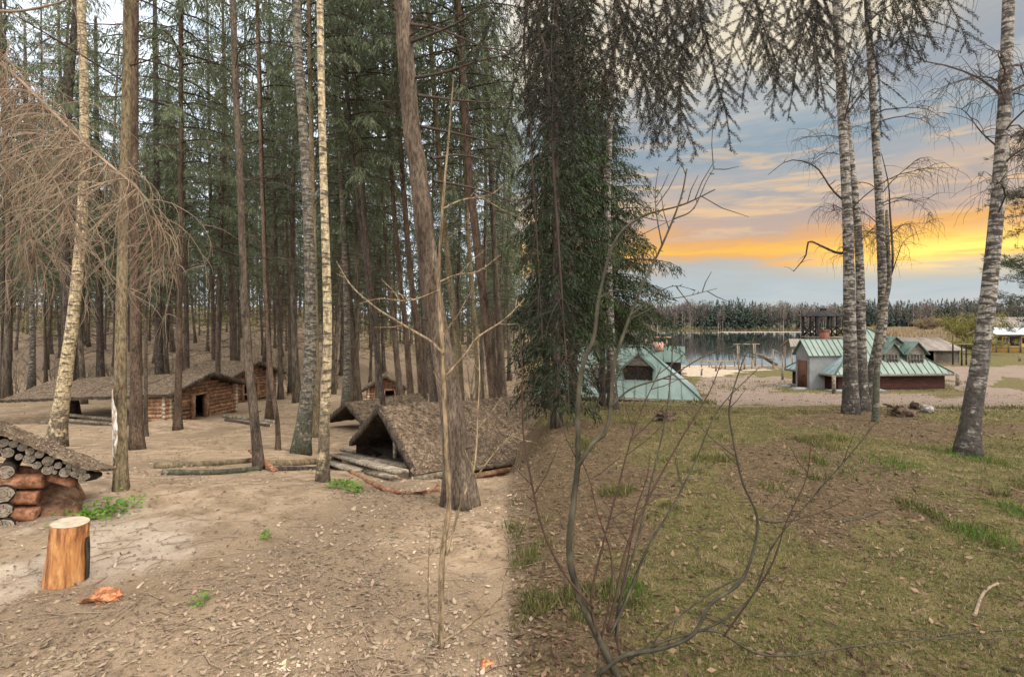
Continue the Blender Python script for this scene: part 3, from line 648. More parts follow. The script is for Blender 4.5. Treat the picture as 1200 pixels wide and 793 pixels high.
# --- random trees deeper in the wood: five source trees copied with parent and parts
def src_tree(name, H, r, cz, k, mt, seed, cs=1.):
    global rng
    rng = np.random.default_rng(seed)
    zz = np.linspace(0, H, 22); path = np.stack([.25*np.sin(zz*.2+seed), .2*np.cos(zz*.17+seed)-.2*math.cos(seed), zz], 1); path -= path[0]
    root = thing(name, None, 'tree', (0, 0, 0))
    mb, rr = trunk_mb(path, r, r*.25, 9, 1.4, rough=.08)
    add_dead_limbs(mb, path, rr, 1.8, cz+1.5, 85, .6, 2.1, 1, .008, 6, .9)
    mb.build('trunk', [M[mt], M['twig_dark']], root, True)
    if k is not None: attach_crown(root, path, cz, k, cs)
    return root
srcs = [src_tree('spruce_tree', 22, .16, 6.5, 0, 'bark_far', 11), src_tree('spruce_tree', 20, .13, 5.0, 1, 'bark_far', 12), src_tree('spruce_tree', 24, .19, 7.5, 2, 'bark_far', 13),
        src_tree('spruce_tree', 18, .11, 4.0, 3, 'bark_far', 14), src_tree('spruce_tree', 21, .15, 6.0, 4, 'bark', 15)]
rng = np.random.default_rng(99)
keepout = [(-2, 10, 3), (-11.2, 18.5, 3.0), (-14.5, 19.2, 2.6), (-17.5, 19.6, 2.5), (-12.9, 26, 3.2), (-4.6, 14.2, 1.8), (-5.9, 24.5, 2.6)]
spots = []; tries = 0
while len(spots) < 112 and tries < 9000:
    tries += 1
    Yv = 20+62*rng.random()**1.15; pxv = rng.uniform(-70, 600)
    x = (pxv-600)/F*Yv
    if any((x-a)**2+(Yv-b)**2 < c*c for a, b, c in keepout): continue
    if pxv > 430 and rng.random() < .35: continue
    if any((x-a)**2+(Yv-b)**2 < (1.3+Yv*.018)**2 for a, b in spots): continue
    spots.append((x, Yv))
marks = [(-200, 'the left edge'), (75, 'the cream leaning birch'), (150, 'the wounded spruce'), (235, 'the hut door'), (285, 'the second hut'), (357, 'the mossy birch'), (380, 'the slender pale birch'), (449, 'the farthest cabin'), (525, 'the big leaning spruce'), (700, 'the edge of the wood')]
ords = ['first', 'second', 'third', 'fourth', 'fifth', 'sixth', 'seventh', 'eighth', 'ninth', 'tenth', 'eleventh', 'twelfth', 'thirteenth', 'fourteenth', 'fifteenth', 'sixteenth', 'seventeenth', 'eighteenth', 'nineteenth', 'twentieth']
info = []
for x, y in spots: info.append((600+F*x/y, x, y))
info.sort(); cnt = {}
for i, (pxx, x, y) in enumerate(info):
    j = max(q for q in range(len(marks)-1) if marks[q][0] <= pxx)
    dpt = 'mid-distance' if y < 42 else 'far-off'
    key = (j, dpt); cnt[key] = cnt.get(key, 0)+1
    lab = f'{ords[min(cnt[key]-1, 19)]} {dpt} dark spruce counted rightward from {marks[j][1]}'
    s = srcs[i % 5]
    if i < 5: r_ = s
    else:
        r_ = s.copy(); C.objects.link(r_)
        for ch in s.children:
            c = ch.copy(); c.parent = r_; C.objects.link(c)
    r_.location = (x, y, tz(x, y)-.05); r_.rotation_euler = (rng.normal()*.03, rng.normal()*.03, rng.uniform(0, 6.28)); k = rng.uniform(.85, 1.2); r_.scale = (k, k, k*rng.uniform(.9, 1.1))
    r_['label'] = lab; r_['group'] = 'spruces deep in the wood'

# young leafless undergrowth shrubs
def bare_bush(seed, h=2.2, n=14):
    global rng
    keep = rng; rng = np.random.default_rng(seed); mb = MB()
    for k in range(n):
        pts = curve_limb((rng.normal()*.12, rng.normal()*.12, -.05), rng.uniform(0, 6.28), h*rng.uniform(.6, 1.1), rng.uniform(1.0, 1.5), rng.uniform(-.1, .5), 7, .07)
        mb.tube(pts, np.linspace(.012, .003, 7), 4, 0, False)
        for j in range(7):
            i = rng.integers(2, 7); q = curve_limb(pts[i], rng.uniform(0, 6.28), h*rng.uniform(.15, .4), rng.uniform(.1, 1.2), .2, 4, .12)
            mb.tube(q, np.linspace(.006, .002, 4), 3, 0, False)
    o = mb.build('bare_shrub', M['shrub']); rng = keep; return o
bsrc = [bare_bush(s, h) for s, h in ((1, 2.2), (2, 3.2), (3, 1.6))]
bl = [(20, 440, 24), (62, 425, 27), (98, 430, 30), (175, 436, 26), (200, 434, 30), (236, 428, 32), (262, 425, 34), (340, 440, 27), (395, 440, 30), (500, 456, 24), (552, 458, 24), (572, 458, 21), (330, 430, 33), (300, 425, 36), (130, 425, 34)]
bnear = ['at the left edge of the slope', 'behind the pale old birch', 'behind the cream leaning birch', 'behind the wounded spruce', 'behind the long roof near the hut', 'behind the gable of the log hut', 'behind the second hut door', 'beside the mossy birch', 'behind the slender pale birch', 'left of the big leaning spruce', 'above the dugout ridge', 'at the edge of the wood', 'right of the second hut', 'behind the second hut roof', 'behind the long low roof']
for i, (pxx, pyy, yy) in enumerate(bl):
    s = bsrc[i % 3]; o = s if i < 3 else s.copy()
    if i >= 3: C.objects.link(o)
    x = (pxx-600)/F*yy; o.location = (x, yy, tz(x, yy)); o.rotation_euler = (0, 0, i*1.3); o.scale = (1, 1, 1)
    tag(o, 'leafless thin-stemmed shrub '+bnear[i], 'shrub', 'leafless shrubs in the wood')

# pale green undergrowth far behind the trunks
def thicket(name, n, fpos, hs, m, L, Wd, label):
    mb = MB(); c = []
    for k in range(n):
        x, y = fpos(); h = hs*rng.uniform(.4, 1.2); z0 = tz(x, y)
        q = rng.normal(size=(60, 3))*[h*.35, h*.35, h*.3]+[x, y, z0+h*.55]; c.append(q)
    c = np.concatenate(c); mb.leaves(c, rng.normal(size=(len(c), 3))+[0, 0, .8], L*rng.uniform(.6, 1.4, len(c)), Wd, 0)
    tag(mb.build(name, m), label, 'undergrowth', kind='stuff')
M['under'] = mat('fresh_undergrowth', [(.12, .13, .04), (.22, .23, .075)], (.3, .3, .3), bump=0, isl=.4, trans=.4)
def f1():
    y = rng.uniform(62, 95); return (rng.uniform(-80, 600)-600)/F*y, y
thicket('undergrowth', 260, f1, 4.5, M['under'], .35, .12, 'hazy yellow-green young growth filling the gaps between far trunks')

def far_wood():
    tb = MB()
    for k in range(240):
        Yv = rng.uniform(86, 130); pxv = rng.uniform(-120, 640); x = (pxv-600)/F*Yv; z = tz(x, Yv); H = rng.uniform(16, 24); tb.tube([(x, Yv, z-.2), (x+rng.normal()*.4, Yv, z+H)], [.20, .05], 4, 0, False)
        n = 130; t = rng.random(n)**.9; a = rng.uniform(0, 6.28, n); rr = (1.15-t)*2.8*rng.random(n)**.6
        c = np.stack([x+rr*np.cos(a), Yv+rr*np.sin(a), z+H*(.18+.82*t)], 1); d = np.stack([np.cos(a)*.6, np.sin(a)*.6, -.7+0*a], 1)+rng.normal(size=(n, 3))*.3
        tb.leaves(c, d, .85*rng.uniform(.5, 1.3, n), .30, 1)
        n = 60; c = rng.normal(size=(n, 3))*[.9, .9, 2.2]+[x, Yv, z+H*.22]; tb.leaves(c, rng.normal(size=(n, 3)), .9, .10, 2)
    tag(tb.build('far_wood', [M['bark_far'], M['needle_far'], M['shrub']]), 'mass of far spruces closing the view at the back of the wood', 'forest', kind='stuff')
far_wood()

# ------------------------------------------------------------------ trees of the right-hand side
def birch_crown(path, z0, z1, n, L0, L1, name='crown', root=None, e=(.3, 1.1), down=1.4, sub=10, hang=.9, rad=.012, azr=(0, 6.283), m='twig_birch', loc=None):
    mb = MB(); base = path[0, 2]
    for k in range(n):
        z = base+rng.uniform(z0, z1); i = min(max(int(np.searchsorted(path[:, 2], z)), 1), len(path)-1)
        p = path[i-1]+(path[i]-path[i-1])*((z-path[i-1, 2])/(path[i, 2]-path[i-1, 2]+1e-9))
        L = rng.uniform(L0, L1); a = rng.uniform(*azr)
        pts = curve_limb(p, a, L, rng.uniform(*e), down, 9, .10)
        mb.tube(pts, np.linspace(rad*(.5+L*.5), .003, 9), 4, 0, False)
        for j in range(sub):
            i = rng.integers(2, 9); q = curve_limb(pts[i], a+rng.normal()*.9, L*rng.uniform(.2, .45), rng.uniform(-.1, .8), 1.3, 5, .12)
            mb.tube(q, np.linspace(.005, .002, 5), 3, 0, False)
            for h in range(3):
                ii = rng.integers(1, 5); q2 = curve_limb(q[ii], rng.uniform(0, 6.28), hang*rng.uniform(.2, .6), rng.uniform(-1.2, -.2), .9, 4, .08)
                mb.tube(q2, np.linspace(.0028, .0015, 4), 3, 0, False)
    return mb.build(name, M[m], root, loc=path[0] if loc is None else loc)
def right_birch(label, ctrl, wpx, height, z0, z1, n, L0, L1, extra=(), taper=.4, mt='birch_w', Y=None, flare=1.3, limbm='bark_dark', **k):
    path = resample(px_path(ctrl, height, 36, Y), 90); Yb = path[0, 1]; r0 = 1.08*wpx/F*Yb/2/math.hypot(1, path[0, 0]/Yb)
    root = thing('birch_tree', label, 'tree', path[0])
    mb, r = trunk_mb(path, r0, r0*taper, 16, flare)
    for pp, w0 in extra:
        pts = resample([P(x, y, Yb+.12*i) for i, (x, y) in enumerate(pp)], 12); mb.tube(pts, np.linspace(w0, w0*.25, 12), 6, 1, False, .1)
        for j in range(9):
            i = rng.integers(3, 12); q = curve_limb(pts[i], rng.uniform(0, 6.28), rng.uniform(.15, .5), rng.uniform(-.6, .9), .9, 5, .12); mb.tube(q, np.linspace(.006, .002, 5), 3, 1, False)
    mb.build('trunk', [M[mt], M[limbm]], root, True, loc=path[0])
    if n: birch_crown(path, z0, z1, n, L0, L1, root=root, **k)
    return path
right_birch('left trunk of the birch clump in the meadow, white with black scars', [(997, 484), (996, 400), (993, 250), (985, 100), (980, 0)], 20, 11, 3.4, 10, 17, .8, 2.2,
            extra=[([(993, 292), (984, 297), (966, 290), (948, 283), (944, 300), (930, 318)], .028), ([(994, 240), (975, 222), (955, 195), (925, 188), (900, 205)], .02)])
right_birch('middle trunk of the birch clump, forked beside the white-scarred one', [(1011, 482), (1009, 400), (1008, 330), (1004, 250), (990, 120), (984, 0)], 16, 11, 3.4, 9, 10, .7, 1.8)
right_birch('right leaning trunk of the birch clump, darkest at its mossy foot', [(1017, 480), (1022, 440), (1034, 370), (1031, 250), (1022, 100), (1016, 0)], 17, 11, 3.2, 10, 16, .8, 2.0,
            extra=[([(1036, 345), (1046, 310), (1043, 250), (1041, 215), (1033, 180)], .03), ([(1030, 240), (1050, 232), (1080, 235), (1100, 225)], .014), ([(1036, 350), (1052, 300), (1060, 282), (1078, 270)], .014)])
right_birch('thinnest dark stem of the birch clump, standing in front of the others', [(1026, 494), (1028, 430), (1034, 370), (1042, 330), (1040, 280)], 9, 3.6, 2, 3.4, 4, .4, .9, mt='birch_d', taper=.5)
pR = right_birch('tall white birch leaning right by the right edge of the meadow', [(1133, 532), (1141, 470), (1152, 400), (1166, 270), (1176, 140), (1182, 0)], 27, 10, 2.8, 8.5, 20, .7, 1.9, flare=1.4,
            extra=[([(1172, 175), (1150, 155), (1130, 130), (1112, 125)], .012), ([(1174, 120), (1190, 110), (1215, 118)], .012)], hang=1.1)
right_birch('white birch trunk standing behind the dark spruce branches', [(718, 486), (716, 400), (712, 250), (716, 120), (722, 0)], 12, 14, 4.5, 12, 12, .8, 2.0, Y=11.5)
right_birch('grey slanting birch behind the upper spruce branches left of the white one', [(672, 490), (668, 380), (662, 150), (650, 0)], 9, 13, 4, 11, 10, .8, 1.8, Y=10.5, mt='birch_d')

# dark spruce at the seam of wood and meadow: full crown to the ground
def dark_spruce(label, px_, Yb, H, rmax, z0, seed, nb, wpx, dens=2.3, lowfac=.8, mt='needle_blue'):
    x = (px_-600)/F*Yb; z = tz(x, Yb); root = thing('spruce_tree', label, 'tree', (x, Yb, z))
    zz = np.linspace(0, H, 24); path = np.stack([zz*0, zz*0, zz], 1); mb, r = trunk_mb(path, wpx/F*Yb/2, .02, 12, 1.3)
    add_dead_limbs(mb, path, r, .4, z0+1.5, 34, .4, 1.4)
    mb.build('trunk', [M['bark_dark'], M['twig_dark']], root, True)
    c = spruce_crown(seed, H-z0, rmax, nb, .10, .021, dens, M[mt], lowfac, .8, .9, 3.2); c.parent = root; c.location = (0, 0, z0)
    return root
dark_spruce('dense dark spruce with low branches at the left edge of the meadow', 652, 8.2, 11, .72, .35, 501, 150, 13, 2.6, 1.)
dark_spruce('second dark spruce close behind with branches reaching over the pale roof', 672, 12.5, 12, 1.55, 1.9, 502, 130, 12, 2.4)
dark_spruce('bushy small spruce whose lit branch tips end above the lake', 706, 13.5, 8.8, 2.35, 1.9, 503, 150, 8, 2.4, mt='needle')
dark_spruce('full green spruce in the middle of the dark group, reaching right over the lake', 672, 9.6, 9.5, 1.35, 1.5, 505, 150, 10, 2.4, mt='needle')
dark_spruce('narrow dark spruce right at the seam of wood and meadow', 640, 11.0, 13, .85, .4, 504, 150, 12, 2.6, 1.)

# pine on the far right
def pine(label, x, y, H, seed, r=.13):
    global rng
    keep = rng; rng = np.random.default_rng(seed); z = tz(x, y); root = thing('pine_tree', label, 'tree', (x, y, z))
    zz = np.linspace(0, H, 16); path = np.stack([.1*np.sin(zz*.4), zz*0, zz], 1); mb, rr = trunk_mb(path, r, .03, 10, 1.3)
    cb = MB(); cs = []; ds = []
    for k in range(46):
        hz = 1.9+(H-2.2)*(k/46.)**.9; a = k*2.4+rng.normal()*.3; L = rng.uniform(1.1, 2.0)*(1-.5*(k/46.)**2)
        pts = curve_limb((0, 0, hz), a, L, rng.uniform(-.1, .4), rng.uniform(-.1, .5), 8, .10); mb.tube(pts, np.linspace(.03, .005, 8), 5, 1, False)
        for j in range(12):
            i = rng.integers(3, 8); q = curve_limb(pts[i], a+rng.normal()*.8, L*rng.uniform(.15, .4), rng.uniform(-.2, .7), .1, 4, .15); mb.tube(q, np.linspace(.006, .003, 4), 3, 1, False)
            for e_ in (1, 2, 3):
                for t in range(16):
                    cs.append(q[e_]+rng.normal(size=3)*.03); ds.append(rng.normal(size=3)+(q[e_]-q[0])*4+[0, 0, .3])
    cs = np.array(cs); cb.leaves(cs, np.array(ds), .10*rng.uniform(.7, 1.3, len(cs)), .012, 0)
    mb.build('trunk', [M['bark'], M['bark_dark']], root, True); cb.build('crown', M['pine'], root); rng = keep
pine('pine with dark bushy boughs reaching in from the right edge', 13.0, 11.6, 7.4, 77)

# --- spruce behind the viewer whose boughs hang into the top of the view
def needle_shoot(nb, tb, pts, ln=.017, step=.0046, wd=.0038, r=.0020):
    n = len(pts); L = np.linalg.norm(np.diff(pts, axis=0), axis=1).sum(); k = max(4, int(L/step))
    t = np.linspace(0, n-1.001, k); i = t.astype(int); f = (t-i)[:, None]; p = pts[i]*(1-f)+pts[i+1]*f
    d = pts[i+1]-pts[i]; d /= np.linalg.norm(d, axis=1, keepdims=True)+1e-9
    s_ = np.cross(d, rng.normal(size=(1, 3))*.25+[0, -1, 0]); s_ /= np.linalg.norm(s_, axis=1, keepdims=True)+1e-9
    for sg in (-1, 1):
        dd = d*.9+s_*sg+rng.normal(size=(k, 3))*.16
        nb.leaves(p, dd, ln*rng.uniform(.7, 1.2, k), wd, 0)
    tb.tube(pts, np.linspace(r, r*.5, n), 3, 1, False)
def hanging_bough(mb, start, L, dir0, depth=0):
    """a drooping shoot with herringbone side shoots"""
    n = 9; pts = [start]; d = unit(dir0); st = L/(n-1)
    for i in range(n-1):
        d = unit(d+np.array([0, 0, -.16])+rng.normal(size=3)*.05); pts.append(pts[-1]+d*st)
    pts = np.array(pts); needle_shoot(mb, mb, pts, r=.0035)
    k = max(2, int(L/.052)); pl = unit(np.array([rng.normal()*.25, -1, rng.normal()*.15]))
    for j in range(k):
        s_ = (j+.5)/k; i = min(int(s_*(n-1)), n-2); p = pts[i]+(pts[i+1]-pts[i])*(s_*(n-1)-i); dd = unit(pts[i+1]-pts[i])
        sd_ = unit(np.cross(dd, pl)); sg = 1 if j % 2 else -1
        l2 = (.05+.16*min(1, (1-s_)*2.2)*min(L/.4, 1))*rng.uniform(.75, 1.15)
        q = [p]; e = unit(dd*.8+sd_*sg*.75+rng.normal(size=3)*.08)
        for a in range(5): e = unit(e+np.array([0, 0, -.07])); q.append(q[-1]+e*l2/5)
        needle_shoot(mb, mb, np.array(q))
def overhead_spruce():
    global rng
    rng = np.random.default_rng(321)
    tx, ty = 1.1, -2.4; root = thing('spruce_tree', 'spruce beside the viewer whose drooping needle boughs hang across the top of the sunset', 'tree', (tx, ty, tz(tx, ty)))
    zz = np.linspace(0, 9, 16); path = np.stack([zz*0+tx, zz*0+ty, zz+tz(tx, ty)], 1); mb, r = trunk_mb(path, .17, .07, 12, 1.3); mb.build('trunk', [M['bark']], root, True, loc=root.location)
    env = [(640, 250), (665, 190), (690, 225), (715, 150), (745, 180), (770, 165), (800, 195), (825, 222), (845, 120), (870, 165), (900, 150), (918, 185), (940, 120), (962, 135), (985, 190), (1003, 215), (1022, 180), (1040, 95), (1062, 75), (1085, 110), (1100, 70)]
    ex = [e[0] for e in env]; ey = [e[1] for e in env]
    for b, (pend, Yend) in enumerate(((650, 2.5), (700, 2.9), (750, 2.4), (800, 3.2), (850, 2.7), (905, 2.9), (950, 2.5), (990, 3.1), (1035, 2.7), (1075, 2.9))):
        end = P(pend, -25-10*(b % 3), Yend); st = np.array([tx, ty, 4.6+.25*(b % 4)]); mid = (st+end)/2+np.array([0, 0, .5])
        pts = resample([st, mid, end*.75+mid*.25+[0, 0, .1], end], 14); bb = MB(); bb.tube(pts, np.linspace(.022, .007, 14), 6, 1, False)
        for k in range(8 if b in (0, 1, 2, 3) else 5):
            pxs = pend+rng.uniform(-42, 42); Ys = Yend+rng.uniform(-.35, .35); top = P(pxs+rng.uniform(-12, 12), rng.uniform(-45, 10), Ys)
            ylow = np.interp(pxs, ex, ey)*rng.uniform(.45, 1.0); L = max(.15, (ylow+20)/F*Ys)
            i = rng.integers(9, 14); a = pts[i]; c_ = resample([a, (a+top)/2+[0, 0, .05], top], 5); bb.tube(c_, np.linspace(.006, .0035, 5), 4, 1, False)
            hanging_bough(bb, top, L*1.05, np.array([rng.uniform(-.55, .75), rng.normal()*.2, -.8]))
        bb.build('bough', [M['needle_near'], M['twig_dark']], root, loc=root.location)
    # the long bough drooping at the left of the meadow
    for (x0, y0, x1, y1, Yb) in ((640, 60, 668, 490, 2.6), (622, 150, 636, 400, 2.9)):
        bb = MB(); st = np.array([tx, ty, 5.0]); tp = P(x0, -30, Yb); pts = resample([st, (st+tp)/2+[0, 0, .6], tp, P(x0, y0, Yb), P((x0+x1)/2, (y0+y1)/2, Yb), P(x1, y1, Yb)], 26)
        bb.tube(pts, np.linspace(.02, .003, 26), 5, 1, False)
        for k in range(46):
            i = rng.integers(8, 25); hanging_bough(bb, pts[i], rng.uniform(.10, .26), np.array([rng.uniform(-1, 1), rng.normal()*.5, -.7]))
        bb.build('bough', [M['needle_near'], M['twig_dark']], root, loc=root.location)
overhead_spruce()

# --- dead spruce limbs hanging in at the upper left
def dead_overhang():
    global rng
    rng = np.random.default_rng(55)
    tx, ty = -4.6, 2.9; z0 = tz(tx, ty); root = thing('dead_spruce', 'dead spruce just outside the left edge with tangled bare tan branches drooping in', 'tree', (tx, ty, z0))
    zz = np.linspace(0, 7, 14); path = np.stack([zz*0+tx, zz*0+ty, zz+z0], 1); mb, r = trunk_mb(path, .12, .04, 12, 1.3); mb.build('trunk', [M['bark']], root, True, loc=root.location)
    Yb = 3.0
    mains = [([(-320, -10), (-80, 20), (0, 74), (50, 120), (95, 165), (130, 195), (165, 225), (186, 262), (191, 300)]  , .013, 200), ([(-320, 40), (-60, 60), (0, 110), (40, 170), (75, 235), (95, 300)], .009, 130),
             ([(-320, -80), (-90, -20), (-10, 12), (60, 6), (120, -20)], .013, 10), ([(-320, 80), (-50, 150), (5, 200), (30, 260), (45, 310)], .007, 110)]
    for ci, (pp, rad, nt) in enumerate(mains):
        ctrl = [np.array([tx, ty, P(pp[0][0], pp[0][1], Yb)[2]])]+[P(x, y, Yb+.1*math.sin(i+ci)+ci*.15) for i, (x, y) in enumerate(pp[1:])]
        pts = resample(ctrl, 40); bb = MB(); bb.tube(pts, np.linspace(rad*1.5, .003, 40), 6, 0, False, .1)
        for k in range(nt):
            i = int(8+31*rng.random()**.75); i = min(i, 38); d = unit(pts[i+1]-pts[i]); side = rng.choice([-1, 1])
            L = rng.uniform(.15, .62); a = unit(d*.7+np.array([side*.6, rng.normal()*.5, rng.normal()*.5]))
            q = [pts[i]]; 
            curl = np.array([-.13 if ci == 0 else rng.normal()*.1, 0, -.20])
            for s_ in range(8): a = unit(a+curl+rng.normal(size=3)*.09); q.append(q[-1]+a*L/8)
            q = np.array(q); bb.tube(q, np.linspace(.0030, .0011, 9), 4, 0, False)
            for j in range(6):
                ii = rng.integers(1, 8); dd = unit(q[ii+1]-q[ii]); a2 = unit(dd+rng.normal(size=3)*.6); l2 = L*rng.uniform(.15, .45); qq = [q[ii]]
                for s_ in range(4): a2 = unit(a2+curl+rng.normal(size=3)*.12); qq.append(qq[-1]+a2*l2/4)
                bb.tube(np.array(qq), np.linspace(.0022, .001, 5), 3, 0, False)
        bb.build('dead_bough', M['twig_dry'], root, loc=root.location)
dead_overhang()
rng = np.random.default_rng(2024)

# ------------------------------------------------------------------ foreground saplings
def shrub(name, label, stems, mats, Y0, cat='shrub', buds=True):
    g = P(*stems[0][0][0], Y0); g[2] = tz(g[0], g[1]); root = thing(name, label, cat, g)
    for si, (pp, w0, w1, mi, dy) in enumerate(stems):
        ctrl = [P(x, y, Y0+dy*i/(len(pp)-1)) for i, (x, y) in enumerate(pp)]; k = 5*len(pp); pts = resample(ctrl, k); mb = MB()
        mb.tube(pts, np.linspace(w0*.85, w1*.85, k)/F*Y0/2, 8 if w0 > 5 else 5, 0, True, .12)
        if buds:
            for j in range(max(2, len(pp)*2)):
                i = rng.integers(k//3, k-1); d = unit(pts[i+1]-pts[i]); sd_ = unit(np.cross(d, [0, 1, 0]))*rng.choice([-1, 1]); a = unit(d+sd_*.9+rng.normal(size=3)*.2)
                l2 = rng.uniform(.008, .02) if rng.random() < .75 else rng.uniform(.06, .28); mb.tube([pts[i], pts[i]+a*l2*.5, pts[i]+a*l2+d*l2*.15], np.array([.0026, .0022, .0012]), 4, 0, False)
        mb.build('stem', M[mats[mi]], root, True, loc=g)
    return root
S = []
S.append(([(728, 800), (704, 752), (679, 697), (667, 648), (672, 588), (677, 544), (678, 464), (684, 425), (696, 395), (703, 343), (721, 282), (752, 254), (800, 240), (838, 222)], 11.5, 1.6, 0, .15))
S.append(([(678, 546), (694, 520), (709, 507), (716, 474), (719, 430), (729, 397), (751, 338), (776, 287), (797, 235), (805, 198)], 6, 2, 0, .1))
S.append(([(702, 790), (731, 768), (780, 758), (813, 742), (833, 707), (870, 678), (888, 613), (870, 564), (858, 509), (855, 474), (870, 425), (884, 395)], 6.5, 1.3, 0, -.1))
S.append(([(735, 772), (780, 750), (830, 735), (880, 700), (905, 640), (950, 585), (1000, 528), (1030, 490)], 3.8, 1.1, 0, -.1))
S.append(([(822, 738), (845, 741), (880, 762), (920, 768), (1000, 757), (1090, 748), (1190, 748)], 4, 1.2, 0, .1))
S.append(([(712, 740), (724, 690), (735, 640), (762, 580), (795, 520), (830, 462), (845, 425)], 4.5, 1.4, 1, .2))
S.append(([(716, 742), (735, 700), (760, 640), (790, 590), (815, 540), (842, 480), (890, 430)], 5, 1.3, 0, .3))
S.append(([(700, 745), (693, 700), (706, 640), (722, 580), (738, 520), (752, 480), (775, 430)], 4, 1.3, 1, .1))
S.append(([(722, 752), (728, 700), (745, 640), (757, 590), (778, 500), (786, 440), (790, 370)], 4, 1.2, 0, .35))
S.append(([(695, 712), (660, 670), (636, 620), (622, 560), (613, 505), (612, 440), (608, 380)], 4, 1.4, 1, -.1))
S.append(([(700, 770), (715, 700), (716, 650), (700, 600), (690, 560), (672, 520)], 3.5, 1.2, 1, .1))
S.append(([(727, 768), (722, 730), (735, 660), (745, 600), (758, 560), (762, 530)], 4, 1.4, 1, .2))
S.append(([(869, 676), (840, 690), (805, 715), (775, 740), (760, 765)], 2.5, 2, 0, .05))
S.append(([(716, 476), (740, 455), (785, 440), (830, 415), (880, 400)], 3, 1, 0, .1))
S.append(([(700, 350), (725, 340), (760, 345), (790, 335), (815, 340)], 2.2, .9, 0, .1))
S.append(([(776, 287), (770, 255), (768, 225), (772, 195)], 2.2, .9, 0, .1))
S.append(([(789, 257), (812, 245), (828, 212), (838, 195)], 2.2, .9, 0, .1))
S.append(([(735, 372), (765, 352), (800, 348), (840, 338)], 2, .9, 0, .1))
S.append(([(848, 745), (880, 700), (905, 660), (922, 610), (945, 560), (950, 520)], 3, 1, 1, -.15))
shrub('bare_sapling', 'leafless many-stemmed sapling fanning out in the bottom foreground of the meadow', S, ['shrub', 'shrub_red'], 2.33)
S = []
S.append(([(517, 757), (517, 700), (519, 645), (526, 590), (523, 520), (520, 440), (517, 385), (514, 330), (519, 240), (526, 160), (532, 88)], 9, 2, 0, .05))
S.append(([(520, 415), (505, 400), (480, 385), (440, 360), (412, 335), (394, 306)], 4, 1.2, 0, .2))
S.append(([(523, 440), (545, 415), (560, 395), (590, 375), (615, 350)], 4, 1.4, 0, .1))
S.append(([(519, 245), (540, 235), (575, 228), (590, 215)], 3, 1, 0, .1))
S.append(([(516, 330), (535, 322), (560, 318), (585, 300)], 2.6, 1, 0, .1))
S.append(([(515, 340), (480, 352), (445, 350), (420, 356)], 2.6, 1, 0, .1))
S.append(([(523, 650), (540, 590), (556, 545), (560, 480), (562, 440), (560, 400)], 4, 1.2, 0, .1))
S.append(([(517, 752), (545, 735), (575, 710), (600, 688)], 5, 1.2, 0, -.1))
S.append(([(515, 756), (503, 720), (502, 665), (505, 610)], 3, 1, 0, -.1))
S.append(([(557, 560), (580, 530), (600, 510), (620, 505)], 2.4, 1, 0, .1))
shrub('bare_sapling', 'thin pale tan sapling with a broken collar rising in front of the dugout', S, ['sapling'], 2.55, 'sapling')

# ------------------------------------------------------------------ log huts and dugouts of the wood
def slab(mb, a, b, c, d, thick, nu, nv, mt, mbm, rag=.05, seed=0, bump=.05, sag=.03):
    """rough roof slab a-b (eave) d-c (ridge); top surface uneven, edges ragged"""
    a, b, c, d = map(lambda p: np.array(p, float), (a, b, c, d)); g = np.random.default_rng(seed)
    nrm = unit(np.cross(b-a, d-a)); 
    if nrm[2] < 0: nrm = -nrm
    U, V = np.meshgrid(np.linspace(0, 1, nu), np.linspace(0, 1, nv), indexing='ij')
    p = (a*(1-U)[..., None]+b*U[..., None])*(1-V)[..., None]+(d*(1-U)[..., None]+c*U[..., None])*V[..., None]
    ex = unit(b-a); ey = unit(d-a)
    jit = g.normal(size=(nu, nv))*rag; p = p+ex*(jit*((U < .01) | (U > .99)))[..., None]+ey*(np.abs(g.normal(size=(nu, nv)))*-rag*(V < .01))[..., None]
    nz = fbm(U*nu/3.+seed, V*nv/3., seed, 3)-.5; top = p+nrm*(thick/2+nz*bump*2)[..., None]; bot = p-nrm*(thick/2)+nrm*(g.normal(size=(nu, nv))*thick*.12)[..., None]
    i = np.arange(nu-1)[:, None]*nv; j = np.arange(nv-1)[None]; f = np.stack([i+j, i+nv+j, i+nv+j+1, i+j+1], -1).reshape(-1, 4)
    mb.add(top.reshape(-1, 3), f, mt); mb.add(bot.reshape(-1, 3), f[:, ::-1], mbm)
    def edge(t, b_):
        n = len(t); v = np.concatenate([t, b_]); k = np.arange(n-1); mb.add(v, np.stack([k, k+1, k+n+1, k+n], -1), mbm)
    edge(top[:, 0], bot[:, 0]); edge(top[:, -1], bot[:, -1]); edge(top[0], bot[0]); edge(top[-1], bot[-1])
    return p, nrm
def litter_on(mb, p, nrm, n, m, L=.06, seed=1, lo_=.045, hi_=.085):
    g = np.random.default_rng(seed); q = p.reshape(-1, 3); lo = q.min(0); hi = q.max(0); nu, nv = p.shape[:2]
    u = g.random(n)*(nu-1.01); v = g.random(n)*(nv-1.01); i = u.astype(int); j = v.astype(int); fu = (u-i)[:, None]; fv = (v-j)[:, None]
    c = (p[i, j]*(1-fu)+p[i+1, j]*fu)*(1-fv)+(p[i, j+1]*(1-fu)+p[i+1, j+1]*fu)*fv
    mb.leaves(c+nrm*g.uniform(lo_, hi_, n)[:, None], g.normal(size=(n, 3))*[1, 1, .5], L*g.uniform(.5, 1.5, n), L*.5, m)

